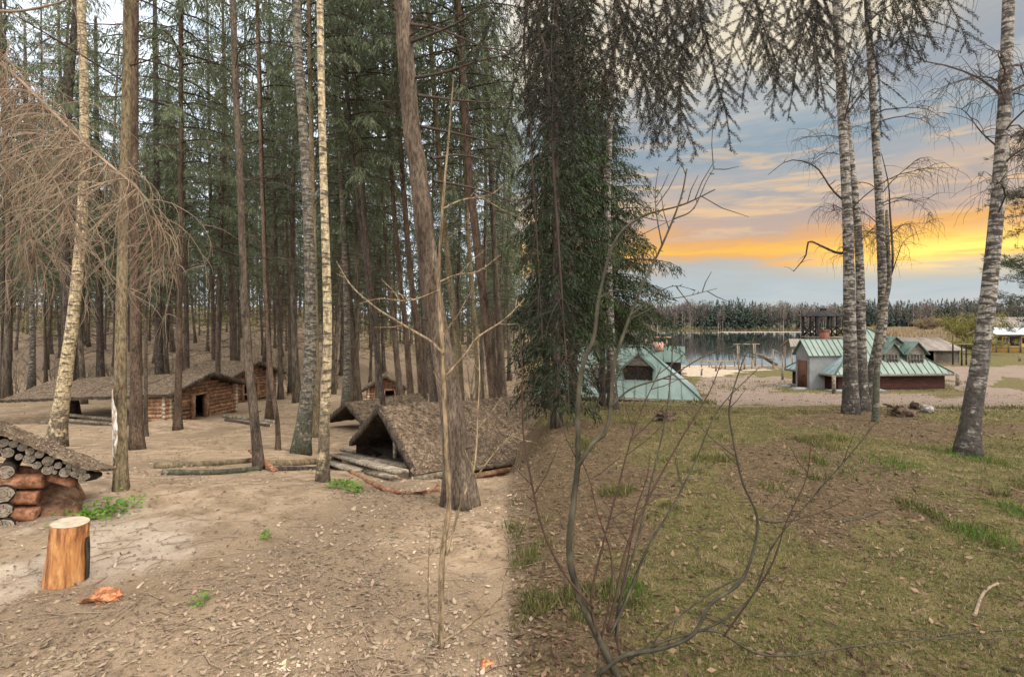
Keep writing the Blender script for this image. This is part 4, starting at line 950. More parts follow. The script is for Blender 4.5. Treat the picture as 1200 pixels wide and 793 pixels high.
def hut(name, label, A, B, n_len, zb, ze, zr, door=None, log='log', rlog=.075, over=.30, side_over=.25, th=.11, open_front=False, cat='log hut', seed=0, eave_fall=0., litter=900, wall_len=None, posts=(), back=True):
    """gable front A->B, roof running back n_len from it (perpendicular, to the far side)"""
    A = np.array(A, float); B = np.array(B, float); W = np.linalg.norm(B-A); u = (B-A)/W; n = np.array([-u[1], u[0]])   # left normal
    if n_len < 0: n = -n; n_len = -n_len
    root = thing(name, label, cat, (*((A+B)/2), zb))
    def Q(a, b, z): q = A+u*a+n*b; return (q[0], q[1], z-eave_fall*b)
    org = np.array(root.location); wl = n_len if wall_len is None else wall_len
    if not open_front or door:
        wb = MB(); k = 0; z = zb+rlog
        while z < zr-.10:
            if z < ze: a0, a1 = -.10, W+.10
            else:
                h = (zr-z)/(zr-ze)*W/2-.05; a0, a1 = W/2-h, W/2+h
            if a1-a0 > .15:
                segs = [(a0, a1)]
                if door and z < zb+door[2]:
                    segs = [(a0, door[0]), (door[1], a1)]
                for s0, s1 in segs:
                    if s1-s0 > .08: wb.tube(resample([Q(s0, .1, z), Q((s0+s1)/2, .1, z+.01), Q(s1, .1, z)], 6), rlog*rng.uniform(.92, 1.05), 9, 0, True, .08, 1)
            z += rlog*1.82
        z = zb+rlog
        while z < ze-.02:      # side walls
            for a in (0, W): wb.tube(resample([Q(a, -.10, z+rlog*.4), Q(a, wl/2, z+.01+rlog*.4), Q(a, wl, z+rlog*.4)], 6), rlog, 9, 0, True, .08, 1)
            if back: wb.tube([Q(0, wl-.1, z), Q(W, wl-.1, z)], rlog, 8, 0, True)
            z += rlog*1.82
        if back:
            v = [Q(0, wl-.15, ze), Q(W, wl-.15, ze), Q(W/2, wl-.15, zr-.05)]; wb.poly(v, 0)
        wb.build('wall', [M[log], M['cut']], root, True, loc=org)
    if door:
        fb = MB(); d0, d1, dh = door
        for a in (d0, d1): fb.box(Q(a, .02, zb+dh/2), (.07, .22, dh), math.atan2(u[1], u[0]))
        fb.box(Q((d0+d1)/2, .02, zb+dh+.035), (d1-d0+.16, .22, .07), math.atan2(u[1], u[0])); fb.build('door_frame', M['log'], root, loc=org)
    rb = MB(); sl = (zr-ze)/(W/2); so_ = side_over
    for sgn, s2 in ((0, seed), (1, seed+5)):
        if sgn == 0: a, b, c, d = Q(-so_, -over, ze-sl*so_), Q(-so_, n_len, ze-sl*so_), Q(W/2, n_len, zr), Q(W/2, -over, zr)
        else: a, b, c, d = Q(W+so_, -over, ze-sl*so_), Q(W+so_, n_len, ze-sl*so_), Q(W/2, n_len, zr), Q(W/2, -over, zr)
        off = np.array([0, 0, th*.6]); p, nm = slab(rb, np.array(a)+off, np.array(b)+off, np.array(c)+off, np.array(d)+off, th, max(8, int(n_len*9)), 20, 0, 1, .025, s2, .018)
        litter_on(rb, p, nm, litter, 2, .034, s2+1)
        # rafters' rough shingle ends along the gable edge
        for q in np.linspace(0, 1, 26):
            e = np.array(a)*(1-q)+np.array(d)*q; rb.box(e+[0, 0, th*.55], (.07, .07, th*rng.uniform(1.0, 1.5)), rng.uniform(0, 1), 1, rng.normal()*.15, rng.normal()*.15)
    rb.build('roof', [M['thatch'], M['bark'], M['leaf_dead']], root, loc=org)
    for (a, b, r_) in posts:
        zt = ze+min(a, W-a)*sl-.02; pb = MB(); pb.tube([Q(a, b, zb-.2), Q(a, b, zt)], r_, 8, 0); pb.build('post', M['log_old'], root, True, loc=org)
    return root, Q
# main hut with the long low roof (gable faces right)
Lc, Rc = (-11.4, 17.0), (-10.83, 20.0)
h1, Q1 = hut('log_hut', 'log hut with an open dark doorway and a long low bark roof running left', Lc, Rc, 6.6, tz(-11.1, 18.4)-.08, -.72, -.26, (1.0, 1.62, .92), over=.35, side_over=.25, seed=3, eave_fall=.055, wall_len=1.5, litter=1800)
lb = MB()
for i in range(3): lb.tube([Q1(-.05, 1.6, -1.85+i*.14), Q1(-.05, 5.2-i*.5, -1.55+i*.13)], .062, 8, 0, True, .08, 1)
lb.build('side_log', [M['log_old'], M['cut']], h1, True, loc=np.array(h1.location))['label'] = 'lower logs under the long eave'
h2, Q2 = hut('log_hut', 'smaller log hut with a square dark opening uphill behind the first hut', (-14.0, 24.2), (-13.1, 27.0), 3.0, -1.95, -.75, -.20, (.85, 1.75, .80), over=.4, seed=8)
# move second hut: front gable towards the viewer's right
h2.location = (h2.location[0]+1.05, h2.location[1]-.9, h2.location[2]-.1)
h3, Q3 = hut('log_hut', 'tiny far log cabin with crossed log walls beyond the small dugout', (-6.9, 24.6), (-5.3, 24.9), 2.0, tz(-6, 24.7)-.05, -1.45, -.95, (.75, 1.25, .5), over=.3, rlog=.07, side_over=.25, seed=12, litter=300)
h3.location = (h3.location[0], h3.location[1], h3.location[2])
# small dugout with a dark low gable
h4, Q4 = hut('dugout', 'small earth dugout with a low dark gable opening behind the large one', (-5.15, 14.6), (-3.72, 13.4), 2.4, tz(-4.5, 14)-.08, -1.15, -.62, None, open_front=True, over=.1, side_over=.18, seed=15, litter=700, posts=((.35, 1.0, .05), (1.35, 1.0, .05)), th=.10)
# large A-frame dugout, gable faces left, roof slope faces the viewer
h5, Q5 = hut('dugout', 'large dugout with a steep leaf-covered roof and a black triangular entrance', (-3.14, 10.2), (-1.467, 8.0), 4.6, -1.05, -.80, .06, None, open_front=True, over=.05, side_over=.02, seed=21, litter=3600, th=.09, eave_fall=.03,
             posts=((1.15, .35, .045), (1.75, .5, .045), (2.0, .9, .04), (.9, 1.4, .05)), cat='dugout')
o5 = np.array(h5.location)
rbm = MB(); rbm.bar(P(538, 472.5, 10.1), P(607, 474, 10.9), .07, .03); rbm.build('ridge_board', M['cut'], h5, loc=o5)
ib = MB()   # added dark end wall, floor and side sheets paint the shade inside the dugout
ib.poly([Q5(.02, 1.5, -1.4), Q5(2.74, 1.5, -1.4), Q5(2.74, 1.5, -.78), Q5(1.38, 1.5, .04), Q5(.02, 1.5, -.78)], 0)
fl_ = MB(); zf_ = max(tz(*Q5(a_, b_, 0)[:2]) for a_ in (.3, 1.4, 2.4) for b_ in (.35, .8, 1.3))+.03; fl_.poly([(*Q5(.05, .25, 0)[:2], zf_), (*Q5(2.7, .25, 0)[:2], zf_-.06), (*Q5(2.7, 1.45, 0)[:2], zf_-.06), (*Q5(.05, 1.45, 0)[:2], zf_)], 0); fl_.build('floor', M['wood_and_shade'], h5, loc=o5)  # dark floor sheet laid over the ground as painted shade
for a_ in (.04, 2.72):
    sw_ = MB(); sw_.poly([Q5(a_, .02, -1.5), Q5(a_, 1.5, -1.5), Q5(a_, 1.5, -.76), Q5(a_, .02, -.76)]); sw_.build('shade_side', M['wood_and_shade'], h5, loc=o5)  # dark lining below the eaves, shade put into its colour
ib.build('shade_end_wall', M['wood_and_shade'], h5, loc=o5)
eb = MB(); eb.tube([Q5(2.80, -.12, -.80), Q5(2.80, 1.1, -.78), Q5(2.82, 2.5, -.80)], .052, 10, 0, True, .06, 1); eb.build('eave_log', [M['log_old'], M['cut']], h5, True, loc=o5)
eb = MB(); eb.tube([Q5(2.82, .55, -.905), Q5(2.82, 2.6, -.89)], .046, 10, 0, True, .06, 1); eb.build('eave_log', [M['log'], M['cut']], h5, True, loc=o5)
eb = MB(); eb.tube([Q5(2.78, .3, -1.0), Q5(2.78, 2.7, -.99)], .045, 10, 0, True, .06, 1); eb.build('eave_log', [M['log_red'], M['cut']], h5, True, loc=o5)
h6 = None
# close dugout at the left edge
def end_disc(mb, c, d, r):
    d = unit(d); u = unit(np.cross(d, [0, 0, 1])); w_ = np.cross(d, u); k = 16; a = np.arange(k)*2*np.pi/k; jr = (1+.05*rng.normal(size=k))[:, None]
    q = c-d*.004; mb.poly(q+(np.cos(a)[:, None]*u+np.sin(a)[:, None]*w_)*r*.90*jr, 1)
    for t in rng.uniform(0, 6.28, 3):
        e = math.cos(t)*u+math.sin(t)*w_; f = np.cross(d, e); mb.add([q-d*.002+e*r*.05, q-d*.002+e*r*.8+f*r*.05, q-d*.002+e*r*.8-f*r*.05], [[0, 1, 2]], 0)
    for rr in (.35, .62):
        for i in range(k):
            if rng.random() < .75:
                a0, a1 = a[i], a[i]+2*np.pi/k; P_ = [q-d*.001+(math.cos(x)*u+math.sin(x)*w_)*r*y for x, y in ((a0, rr), (a1, rr), (a1, rr+.05), (a0, rr+.05))]; mb.add(P_, [[0, 1, 2, 3]], 0)
def near_dugout():
    g = (-4.35, 4.45); root = thing('dugout', 'close dugout at the left edge with stacked round log ends under its roof rim', 'dugout', (g[0], g[1], tz(*g)))
    org = np.array(root.location); Yf = 4.2
    lg = [(-18, 512, 9), (4, 509+6, 9), (10, 519, 9), (28, 520, 9), (-6, 530, 11), (16, 536, 12), (40, 528, 10), (52, 535, 10), (34, 543, 7), (60, 545, 12), (66, 530, 6), (74, 540, 9), (71, 555, 8), (84, 545, 6), (88, 556, 12), (99, 550, 6), (104, 558, 7), (110, 548+4, 6), (119, 563, 9), (96, 567, 5)]
    lg = [(x, y) for x, y, _ in []] or lg
    # photograph pixels of the ends
    ends = [(5, 519, 5.6), (17, 520, 5.2), (10, 530, 7), (-4, 527, 7), (27, 524, 5.2), (36, 529, 5), (23, 535, 4.2), (35, 537, 6.8), (47, 532, 5), (44, 545, 5), (57, 540, 6.3), (66, 535, 3.5), (57, 550, 6.8), (69, 545, 4.5), (78, 540, 3.8), (77, 553, 6.5), (65, 553, 2.8), (83, 545, 4.8), (90, 547, 4.8), (88, 555, 4.6), (96, 552, 5.5), (97, 560, 4.8), (-14, 515, 6), (-16, 529, 6.5), (-26, 518, 6), (102, 558, 4)]
    for (x, y, r) in ends:
        mb = MB(); c = P(x, y, Yf); dv_ = unit([-.55, 1, -.25])*.5; rr = r/F*Yf*.93
        a = np.arange(14)*2*np.pi/14; jr = 1+.07*rng.normal(size=14)
        mb.tube([c-dv_*.03, c+dv_*.45, c+dv_*.9], [rr, rr*1.02, rr], 14, 0, True, .06, 0); end_disc(mb, c-dv_*.031, dv_, rr)
        mb.build('roof_log', [M['wood_and_shade'], M['cut_grey']], root, False, loc=org)
    rb = MB()
    a, b = P(-60, 484, Yf-.05), P(106, 552, Yf-.05)
    d2 = np.array([-.16, .50, -.13])
    p, nm = slab(rb, a+[0, 0, .012], b+[0, 0, .012], b+d2, a+d2, .022, 60, 12, 0, 0, .012, 71, .012)
    litter_on(rb, p, np.array([0, 0, 1.]), 1100, 1, .022, 3, .006, .022)
    rb.build('roof', [M['thatch'], M['leaf_dead']], root, loc=org)
    for (y, r) in ((553, 9), (579, 11), (598, 9.5), (617, 11)):     # wall ends facing the viewer
        mb = MB(); c = P(7 if y < 570 else 4, y, Yf-.1); rr = r/F*Yf*.9; mb.tube([c, c+unit([-.8, 1, 0])*.5], rr, 14, 0, True, .06, 0); end_disc(mb, c-unit([-.8, 1, 0])*.001, unit([-.8, 1, 0]), rr); mb.build('wall_log', [M['wood_and_shade'], M['cut_grey']], root, loc=org)
    for (x0, y0, x1, y1, r) in ((0, 566, 52, 563, 8.5), (-10, 585, 46, 582, 8.5), (-10, 603, 44, 602, 8.5)):
        mb = MB(); mb.tube(resample([P(x0, y0, Yf-.02), P((x0+x1)/2, (y0+y1)/2-1, Yf+.02), P(x1, y1, Yf+.06)], 6), r/F*Yf, 12, 0, True, .10, 0); mb.build('wall_log', [M['log_red']], root, True, loc=org)
    mb = MB(); mb.tube([P(-20, 545, Yf+.12), P(40, 553, Yf+.12), P(87, 566, Yf+.1)], 5.5/F*Yf, 9, 0, True, .08); mb.build('purlin', [M['log_red']], root, True, loc=org)
    # reddish earth bank under the rim
    bb = MB(); n1_, n2_ = 60, 34; U, V = np.meshgrid(np.linspace(0, 1, n1_), np.linspace(0, 1, n2_), indexing='ij')
    px_ = -40+U*158; zt_ = CAMZ+(HOR-(541+U*14))/F*(Yf+.45); Yt = Yf+.50; Yb_ = Yf+.05; Yd = Yt*(1-V)+Yb_*V+.18*(fbm(U*9, V*6, 5, 4)-.5)*np.sin(np.pi*np.clip(V*1.1, 0, 1)); xx = (px_-600)/F*Yt*(1-V)+(px_-600)/F*Yb_*V
    zb_ = T(xx, Yd)-.06; zz_ = zt_*(1-V**1.3)+zb_*V**1.3; zz_ = np.maximum(zz_, zb_); fd_ = sstep(U+.10*(fbm(V*5, U*5, 8, 3)-.5), .74, .96); zz_ = zz_*(1-fd_)+(zb_-.02)*fd_
    v = np.stack([xx, Yd, zz_], -1); i = np.arange(n1_-1)[:, None]*n2_; j = np.arange(n2_-1)[None]; f = np.stack([i+j, i+j+1, i+n2_+j+1, i+n2_+j], -1).reshape(-1, 4)
    bb.add(v.reshape(-1, 3), f); bb.build('earth_bank', M['soil_red'], root, True, loc=org)
near_dugout()

# ------------------------------------------------------------------ lying logs, planks, stump
def lay(name, label, ctrl, rpx, mt, cat, group=None, Y=None, cut='cut', lift=0.):
    pts = []
    for x, y in ctrl:
        g = ground_at(x, y) if Y is None else P(x, y, Y); pts.append(g)
    pts = np.array(pts); r = rpx/F*pts[0, 1]; pts[:, 2] += r*.55+lift; o0 = pts.mean(0); p = resample(pts, 12) if len(pts) > 2 else np.linspace(pts[0], pts[1], 8)
    mb = MB(); mb.tube(p, r*np.linspace(1, .86, len(p)), 12, 0, True, .08, 1); o = mb.build(name, [M[mt], M[cut]], None, True, loc=o0); return tag(o, label, cat, group)
LG = 'fallen logs across the clearing'
lay('fallen_log', 'long olive-grey fallen log, upper one of the left pair across the clearing', [(182, 548), (240, 546), (301, 541)], 4.2, 'bark_olive', 'log', LG)
lay('fallen_log', 'pale peeling fallen log, lower one of the left pair across the clearing', [(190, 556), (250, 556), (306, 551)], 4.2, 'birch_d', 'log', LG)
lay('fallen_log', 'mossy fallen log between the leaning spruce and the pale birch', [(310, 546), (345, 545), (398, 540)], 4.6, 'bark_olive', 'log', LG)
lay('fallen_log', 'dark thin fallen log in front of the mossy birch', [(318, 552), (350, 551), (376, 550)], 3.4, 'bark_dark', 'log', LG)
lay('fallen_log', 'dark lying log right below the steps of the log hut', [(262, 489), (300, 493), (322, 496)], 2.4, 'log_old', 'log')
lay('fallen_log', 'grey lying log left of the hut door path', [(265, 493), (290, 497), (318, 500)], 2.0, 'bark_dark', 'log')
lay('fallen_pole', 'curved bare pole on the ground before the large dugout', [(410, 553), (440, 570), (475, 580), (510, 577), (513, 571)], 2.2, 'log_red', 'pole')
def plank(label, a, b, wpx, mt='plank', lift=.03, tilt=0, yaw=0):
    A_, B_ = ground_at(*a), ground_at(*b); A_[2] += lift; B_[2] += lift+tilt; mb = MB(); mb.bar(A_, B_, wpx/F*A_[1], .035); c = (A_+B_)/2
    o = mb.build('plank', M[mt], None, loc=c); return tag(o, label, 'plank', 'planks before the large dugout')
plank('topmost grey plank slanting up to the black dugout entrance', (392, 538), (470, 562), 11, lift=.09)
plank('wide weathered plank along the threshold of the large dugout', (402, 534), (488, 551), 13, lift=.05)
plank('short plank with a broken orange end below the dugout entrance', (430, 557), (462, 564), 8, 'log_old', lift=.045)
plank('grey plank poking out left towards the pale birch', (384, 541), (418, 553), 12, lift=.02)
plank('narrow dark plank laid across the far side of the dugout steps', (400, 528), (440, 536), 7, 'log_old', lift=.04)
mb = MB(); A_, B_ = ground_at(293, 540), ground_at(322, 553); mb.bar(A_+[0, 0, .18], B_+[0, 0, .02], .07, .03); tag(mb.build('plank', M['log_red'], None, loc=(A_+B_)/2), 'reddish board leaning on the log at the leaning spruce foot', 'plank')
# stump
g = ground_at(76, 681); st = thing('chopping_block', 'orange debarked upright chopping block on the dirt near the left edge', 'stump', g)
mb = MB(); h = 69/F*g[1]; ra = 18.5/F*g[1]; zz = np.linspace(-.03, h, 12); pts = np.stack([.035*zz/h, zz*0, zz], 1)
mb.tube(pts, ra*np.array([1.13, 1.12, 1.08, 1.05, 1.03, 1.01, 1, 1, .99, .99, .98, .96]), 26, 0, False, .05); v = mb.v[0].reshape(12, 26, 3); dang = np.linspace(0, 2*np.pi, 26, endpoint=False); 
v[:, :, :2] += (.006*np.sin(dang*5)+.005*np.sin(dang*9+1))[None, :, None]*np.stack([np.cos(dang), np.sin(dang)], -1)[None]; mb.v[0] = v.reshape(-1, 3)
mb.build('trunk_section', M['stump'], st, False)
mb = MB(); top = v[-1].copy(); mb.poly(top+[0, 0, .002]); mb.build('cut_face', M['cut'], st)
mb = MB(); nz_, na_ = 14, 6; vv = []
for zi in range(nz_):
    t_ = zi/(nz_-1); zq = t_*h*.8
    for ai in range(na_):
        a_ = math.radians(2+34*(ai/(na_-1))*(1-.5*t_)+14*math.sin(t_*5+ai)*.3); rr_ = ra*(1.17-.13*t_)+.004; vv.append([.035*zq/h+rr_*math.cos(a_), rr_*math.sin(a_), zq-.02])
ii_ = np.arange(nz_-1)[:, None]*na_; jj_ = np.arange(na_-1)[None]; mb.add(vv, np.stack([ii_+jj_, ii_+jj_+1, ii_+na_+jj_+1, ii_+na_+jj_], -1).reshape(-1, 4)); mb.build('bark_strip', M['bark_dark'], st)
def chunk(name, label, c, size, mts, cat, seed, sub=2, rz=0., sq=.25):
    import bmesh
    bm = bmesh.new(); bmesh.ops.create_icosphere(bm, subdivisions=sub, radius=1); gg = np.random.default_rng(seed); off = gg.random(3)*9
    for v in bm.verts:
        n_ = float(fbm(v.co.x*1.3+off[0], v.co.y*1.3+v.co.z*1.7+off[1], seed, 3)); k = 1+(n_-.5)*sq*4; v.co = Vector((v.co.x*size[0]*k, v.co.y*size[1]*k, v.co.z*size[2]*k))
    me = bpy.data.meshes.new(name); bm.to_mesh(me); bm.free(); o = bpy.data.objects.new(name, me); C.objects.link(o); o.location = c; o.rotation_euler = (0, 0, rz)
    for m_ in mts: me.materials.append(M[m_])
    return tag(o, label, cat)
M['orange_bark'] = mat('orange_bark', [(.10, .05, .03), (.38, .15, .07), (.52, .25, .13)], (14, 14, 14), bump=.6, bdist=.01)
g = ground_at(124, 703); chunk('bark_chunk', 'broken piece of orange-brown bark lying right of the chopping block', g+[0, 0, .012], (.085, .05, .045), ['orange_bark'], 'bark', 5, 3, .3, .45)
g = ground_at(570, 779); chunk('bark_chunk', 'small orange-brown bark piece by the foot of the pale sapling', g+[0, 0, .005], (.04, .025, .02), ['orange_bark'], 'bark', 6, 2)
for i, (a, b, lab) in enumerate([((161, 690), (168, 683), 'short pale broken stick right of the bark chunk'), ((134, 665), (137, 657), 'tiny white wood splinter right of the chopping block')]):
    lay('wood_stick', lab, [a, b], 1.6, 'cut', 'stick')
g = ground_at(1087, 483); chunk('boulder', 'rounded pale field stone beside the root stump in the meadow', g+[0, 0, .05], (.12, .10, .085), ['stone'], 'stone', 9, 3)
def root_stump(label, px, py, w, h, seed):
    g = ground_at(px, py); root = thing('root_stump', label, 'stump', g); gg = np.random.default_rng(seed)
    c = chunk('stump_body', None, (0, 0, 0), (w, w*.6, h), ['rot'], None, seed, 3, 0, .5); c.parent = root; c.location = (0, 0, h*.35)
    for k in list(c.keys()): del c[k]
    for k in range(9):
        mb = MB(); a = gg.uniform(0, 6.28); e = curve_limb((0, 0, h*.6), a, w*gg.uniform(1.0, 1.6), gg.uniform(-.2, .5), gg.uniform(.4, 1.0), 6, .15); mb.tube(e, np.linspace(h*.28, .012, 6), 6, 0, True, .3); mb.build('root', M['rot'], root, True)
root_stump('tangled brown uprooted stump beside the pale stone in the meadow', 1056, 487, .19, .13, 61)
root_stump('smaller brown root lump leaning on the uprooted stump', 1071, 480, .10, .11, 62)
root_stump('dark rotten root stump in the grass before the pale-roofed house', 781, 492, .18, .11, 63)

# ------------------------------------------------------------------ green-roofed houses
def panel(mb, poly, step=.45, rib=.028, m=0, mr=0, th=.05):
    poly = [np.array(p, float) for p in poly]; c = sum(poly)/len(poly); nrm = unit(np.cross(poly[1]-poly[0], poly[2]-poly[0]))
    if nrm[2] < 0: poly = poly[::-1]; nrm = -nrm
    u = unit(np.cross([0, 0, 1], nrm)); w_ = np.cross(nrm, u)
    if w_[2] < 0: w_ = -w_
    mb.poly(poly, m); low = [p-nrm*th for p in poly]; mb.poly(low[::-1], m)
    k = len(poly)
    for i in range(k): mb.add([poly[i], low[i], low[(i+1) % k], poly[(i+1) % k]], [[0, 1, 2, 3]], m)
    a = np.array([(p-c)@u for p in poly]); b = np.array([(p-c)@w_ for p in poly]); s = math.ceil(a.min()/step)*step
    while s < a.max():
        hits = []
        for i in range(k):
            a0, a1 = a[i], a[(i+1) % k]
            if (a0-s)*(a1-s) < 0: t = (s-a0)/(a1-a0); hits.append(b[i]+(b[(i+1) % k]-b[i])*t)
        if len(hits) >= 2 and max(hits)-min(hits) > .15:
            p0 = c+u*s+w_*(min(hits)+.02)+nrm*rib*.5; p1 = c+u*s+w_*(max(hits)-.02)+nrm*rib*.5; mb.bar(p0, p1, rib, rib*1.2, mr)
        s += step
def box_wall(mb, pts, z0, z1, m=0):
    k = len(pts)
    for i in range(k):
        a, b = pts[i], pts[(i+1) % k]; mb.add([(a[0], a[1], z0), (b[0], b[1], z0), (b[0], b[1], z1), (a[0], a[1], z1)], [[0, 1, 2, 3]], m)
def window(parent, org, c, u, wd, ht, nx, nz, fm='wood_grey', gm='glass', nrm=None):
    u = np.array([*u, 0.]); nr = np.array([u[1], -u[0], 0]); c = np.array(c, float)
    fb = MB()
    for s_ in (-1, 1): fb.bar(c+u*s_*wd/2-[0, 0, ht/2], c+u*s_*wd/2+[0, 0, ht/2], .05, .05)
    for s_ in (-1, 1): fb.bar(c-u*wd/2+[0, 0, s_*ht/2], c+u*wd/2+[0, 0, s_*ht/2], .05, .05)
    for i in range(1, nx): fb.bar(c+u*(-wd/2+wd*i/nx)-[0, 0, ht/2], c+u*(-wd/2+wd*i/nx)+[0, 0, ht/2], .04, .035)
    for i in range(1, nz): fb.bar(c-u*wd/2+[0, 0, -ht/2+ht*i/nz], c+u*wd/2+[0, 0, -ht/2+ht*i/nz], .036, .04)
    f = fb.build('window', M[fm], parent, loc=org)
    gb = MB(); q = c-nr*.02; gb.add([q-u*wd/2-[0, 0, ht/2], q+u*wd/2-[0, 0, ht/2], q+u*wd/2+[0, 0, ht/2], q-u*wd/2+[0, 0, ht/2]], [[0, 1, 2, 3]]); gb.build('pane', M[gm], f, loc=org)
    f.parent = parent
def gable_dormer(root, org, base, f_dir, wd, z0, ze, zr, depth, over=.18, mt='green_roof', wall='wood_grey', win=None, opening=False, wallf=True):
    """dormer at base (xy centre of its face), f_dir outward; roof runs back depth"""
    f = unit([*f_dir, 0]); u = np.array([-f[1], f[0], 0]); b = np.array([*base, 0.])
    rb = MB(); sl = (zr-ze)/(wd/2)
    for s_ in (-1, 1):
        e = b+u*s_*(wd/2+over); ez = ze-sl*over
        panel(rb, [e+f*over+[0, 0, ez], b+f*over+[0, 0, zr], b-f*depth+[0, 0, zr], e-f*depth+[0, 0, ez]], .4, .03)
    rb.build('dormer_roof', M[mt], root, loc=org)
    wb = MB()
    L_, R_ = b-u*wd/2, b+u*wd/2
    if opening:
        wb.poly([L_-f*.1+[0, 0, z0], R_-f*.1+[0, 0, z0], R_-f*.1+[0, 0, ze], b-f*.1+[0, 0, zr-.05], L_-f*.1+[0, 0, ze]], 1)  # flat dark panel paints the shade inside the opening
        wb.poly([L_+[0, 0, ze+.02], R_+[0, 0, ze+.02], b+[0, 0, zr-.04]], 0)
    else:
        wb.poly([L_+[0, 0, z0], R_+[0, 0, z0], R_+[0, 0, ze], b+[0, 0, zr-.04], L_+[0, 0, ze]], 0)
    for e in (L_, R_): wb.poly([e+[0, 0, z0], e-f*depth+[0, 0, z0], e-f*depth+[0, 0, ze], e+[0, 0, ze]], 1 if opening else 0)
    wb.build('dormer_wall', [M[wall], M['wood_and_shade']], root, loc=org)
    if win: window(root, org, b+f*.03+[0, 0, (z0+ze)/2+win[4]], u[:2], win[0], win[1], win[2], win[3])
def main_house():
    Fp, Rp, Lp = np.array([20.2, 32.]), np.array([28.5, 33.]), np.array([19.6, 36.8]); Bp = Rp+Lp-Fp
    ze = -1.55; ap = np.array([*((Rp+Lp)/2), 1.42]); zg = -2.75
    root = thing('green_roofed_house', 'low dark red house with green metal hip roof, dormers and a pale entrance porch', 'house', ((Fp+Bp)[0]/2, (Fp+Bp)[1]/2, zg)); org = np.array(root.location)
    rb = MB(); P3 = lambda p, z=ze: np.array([p[0], p[1], z])
    panel(rb, [P3(Fp), P3(Rp), ap], .48, .028); panel(rb, [P3(Lp), P3(Fp), ap], .48, .028, 1, 1); panel(rb, [P3(Rp), P3(Bp), ap], .48, .028); panel(rb, [P3(Bp), P3(Lp), ap], .48, .028)  # left slope takes the lighter copy, its light painted in
    for p in (Fp, Rp, Lp, Bp): rb.bar(P3(p)+[0, 0, .03], ap+[0, 0, .03], .10, .05, 0)
    rb.build('roof', [M['green_roof'], M['green_lit']], root, loc=org)
    fb = MB(); c = (Fp+Bp)/2
    for a, b in ((Fp, Rp), (Rp, Bp), (Bp, Lp), (Lp, Fp)): fb.bar(P3(a, ze-.08), P3(b, ze-.08), .05, .13)
    fb.build('fascia', M['wood_grey'], root, loc=org)
    wb = MB(); ins = lambda p: c+(p-c)*.90; W = [ins(Fp), ins(Rp), ins(Bp), ins(Lp)]; 
    zk = zg-.15
    while zk < ze-.05:           # horizontal boards
        k = (zk-zg)/2
        box_wall(wb, W, zk, zk+.165); zk += .17
        W2 = [c+(p-c)*1.002 for p in W]
    wb.build('wall', M['red_wall'], root, loc=org)
    pb = MB(); W3 = [c+(p-c)*.95 for p in (Fp, Rp, Bp, Lp)]; box_wall(pb, W3, zg-.3, zg+.13); pb.poly([(*p, zg+.13) for p in W3]); pb.build('plinth', M['white_wall'], root, loc=org)
    # front dormers
    d = unit(Rp-Fp); f = np.array([d[1], -d[0]])
    gable_dormer(root, org, Fp+d*6.15-f*.55, f, 1.25, -1.0, -.12, .50, 1.9, .22, win=(.95, .60, 4, 2, -.08))
    gable_dormer(root, org, Fp+d*4.5-f*.60, f, 1.05, -.95, -.12, .45, 2.0, .2, win=(.7, .55, 3, 2, -.08))
    gable_dormer(root, org, Fp+d*5.5-f*1.5, f, 1.5, -.2, .25, .80, 1.6, .2)
    # entrance on the left side
    e = unit(Lp-Fp); fo = np.array([-e[1], e[0]]);  fo = fo if fo[0] < 0 else -fo
    a, b = Fp+e*1.45, Fp+e*2.75; mid = (a+b)/2; out = mid+fo*.65
    gable_dormer(root, org, out, fo, 1.35, zg-.1, -.22, .62, 3.6, .18, mt='green_roof', wall='white_wall')
    db = MB(); u = e; q = np.array([*(out+fo*.03), 0.]); uu = np.array([*u, 0.])
    db.bar(q-uu*.02+[0, 0, zg], q-uu*.02+[0, 0, zg+1.95], .85, .05); 
    db = MB(); db.box((q[0], q[1], zg+1.0), (.85, .05, 1.95), math.atan2(u[1], u[0])); dd = db.build('door', M['brown_door'], root, loc=org)
    hb = MB(); hb.box((q[0]+fo[0]*.05-u[0]*.3, q[1]+fo[1]*.05-u[1]*.3, zg+1.0), (.05, .05, .12)); hb.build('handle', M['black'], dd, loc=org)
    cb = MB(); cp = P(966, 392, 35.2); cb.box(cp+[0, 0, -.3], (.42, .42, 1.1), .2); cb.box(cp+[0, 0, .27], (.5, .5, .08), .2); cb.build('chimney', M['brick'], root, loc=org)
    for i, (x, y) in enumerate(((20.0, 31.4), (21.2, 31.6), (18.4, 32.9), (19.0, 35.5), (22.6, 31.7))): sb = MB(); sb.box((x, y, tz(x, y)+.03), (1.15, .6, .12), .1+.3*i); sb.build('paving_slab', M['white_wall'], root, loc=org)
main_house()
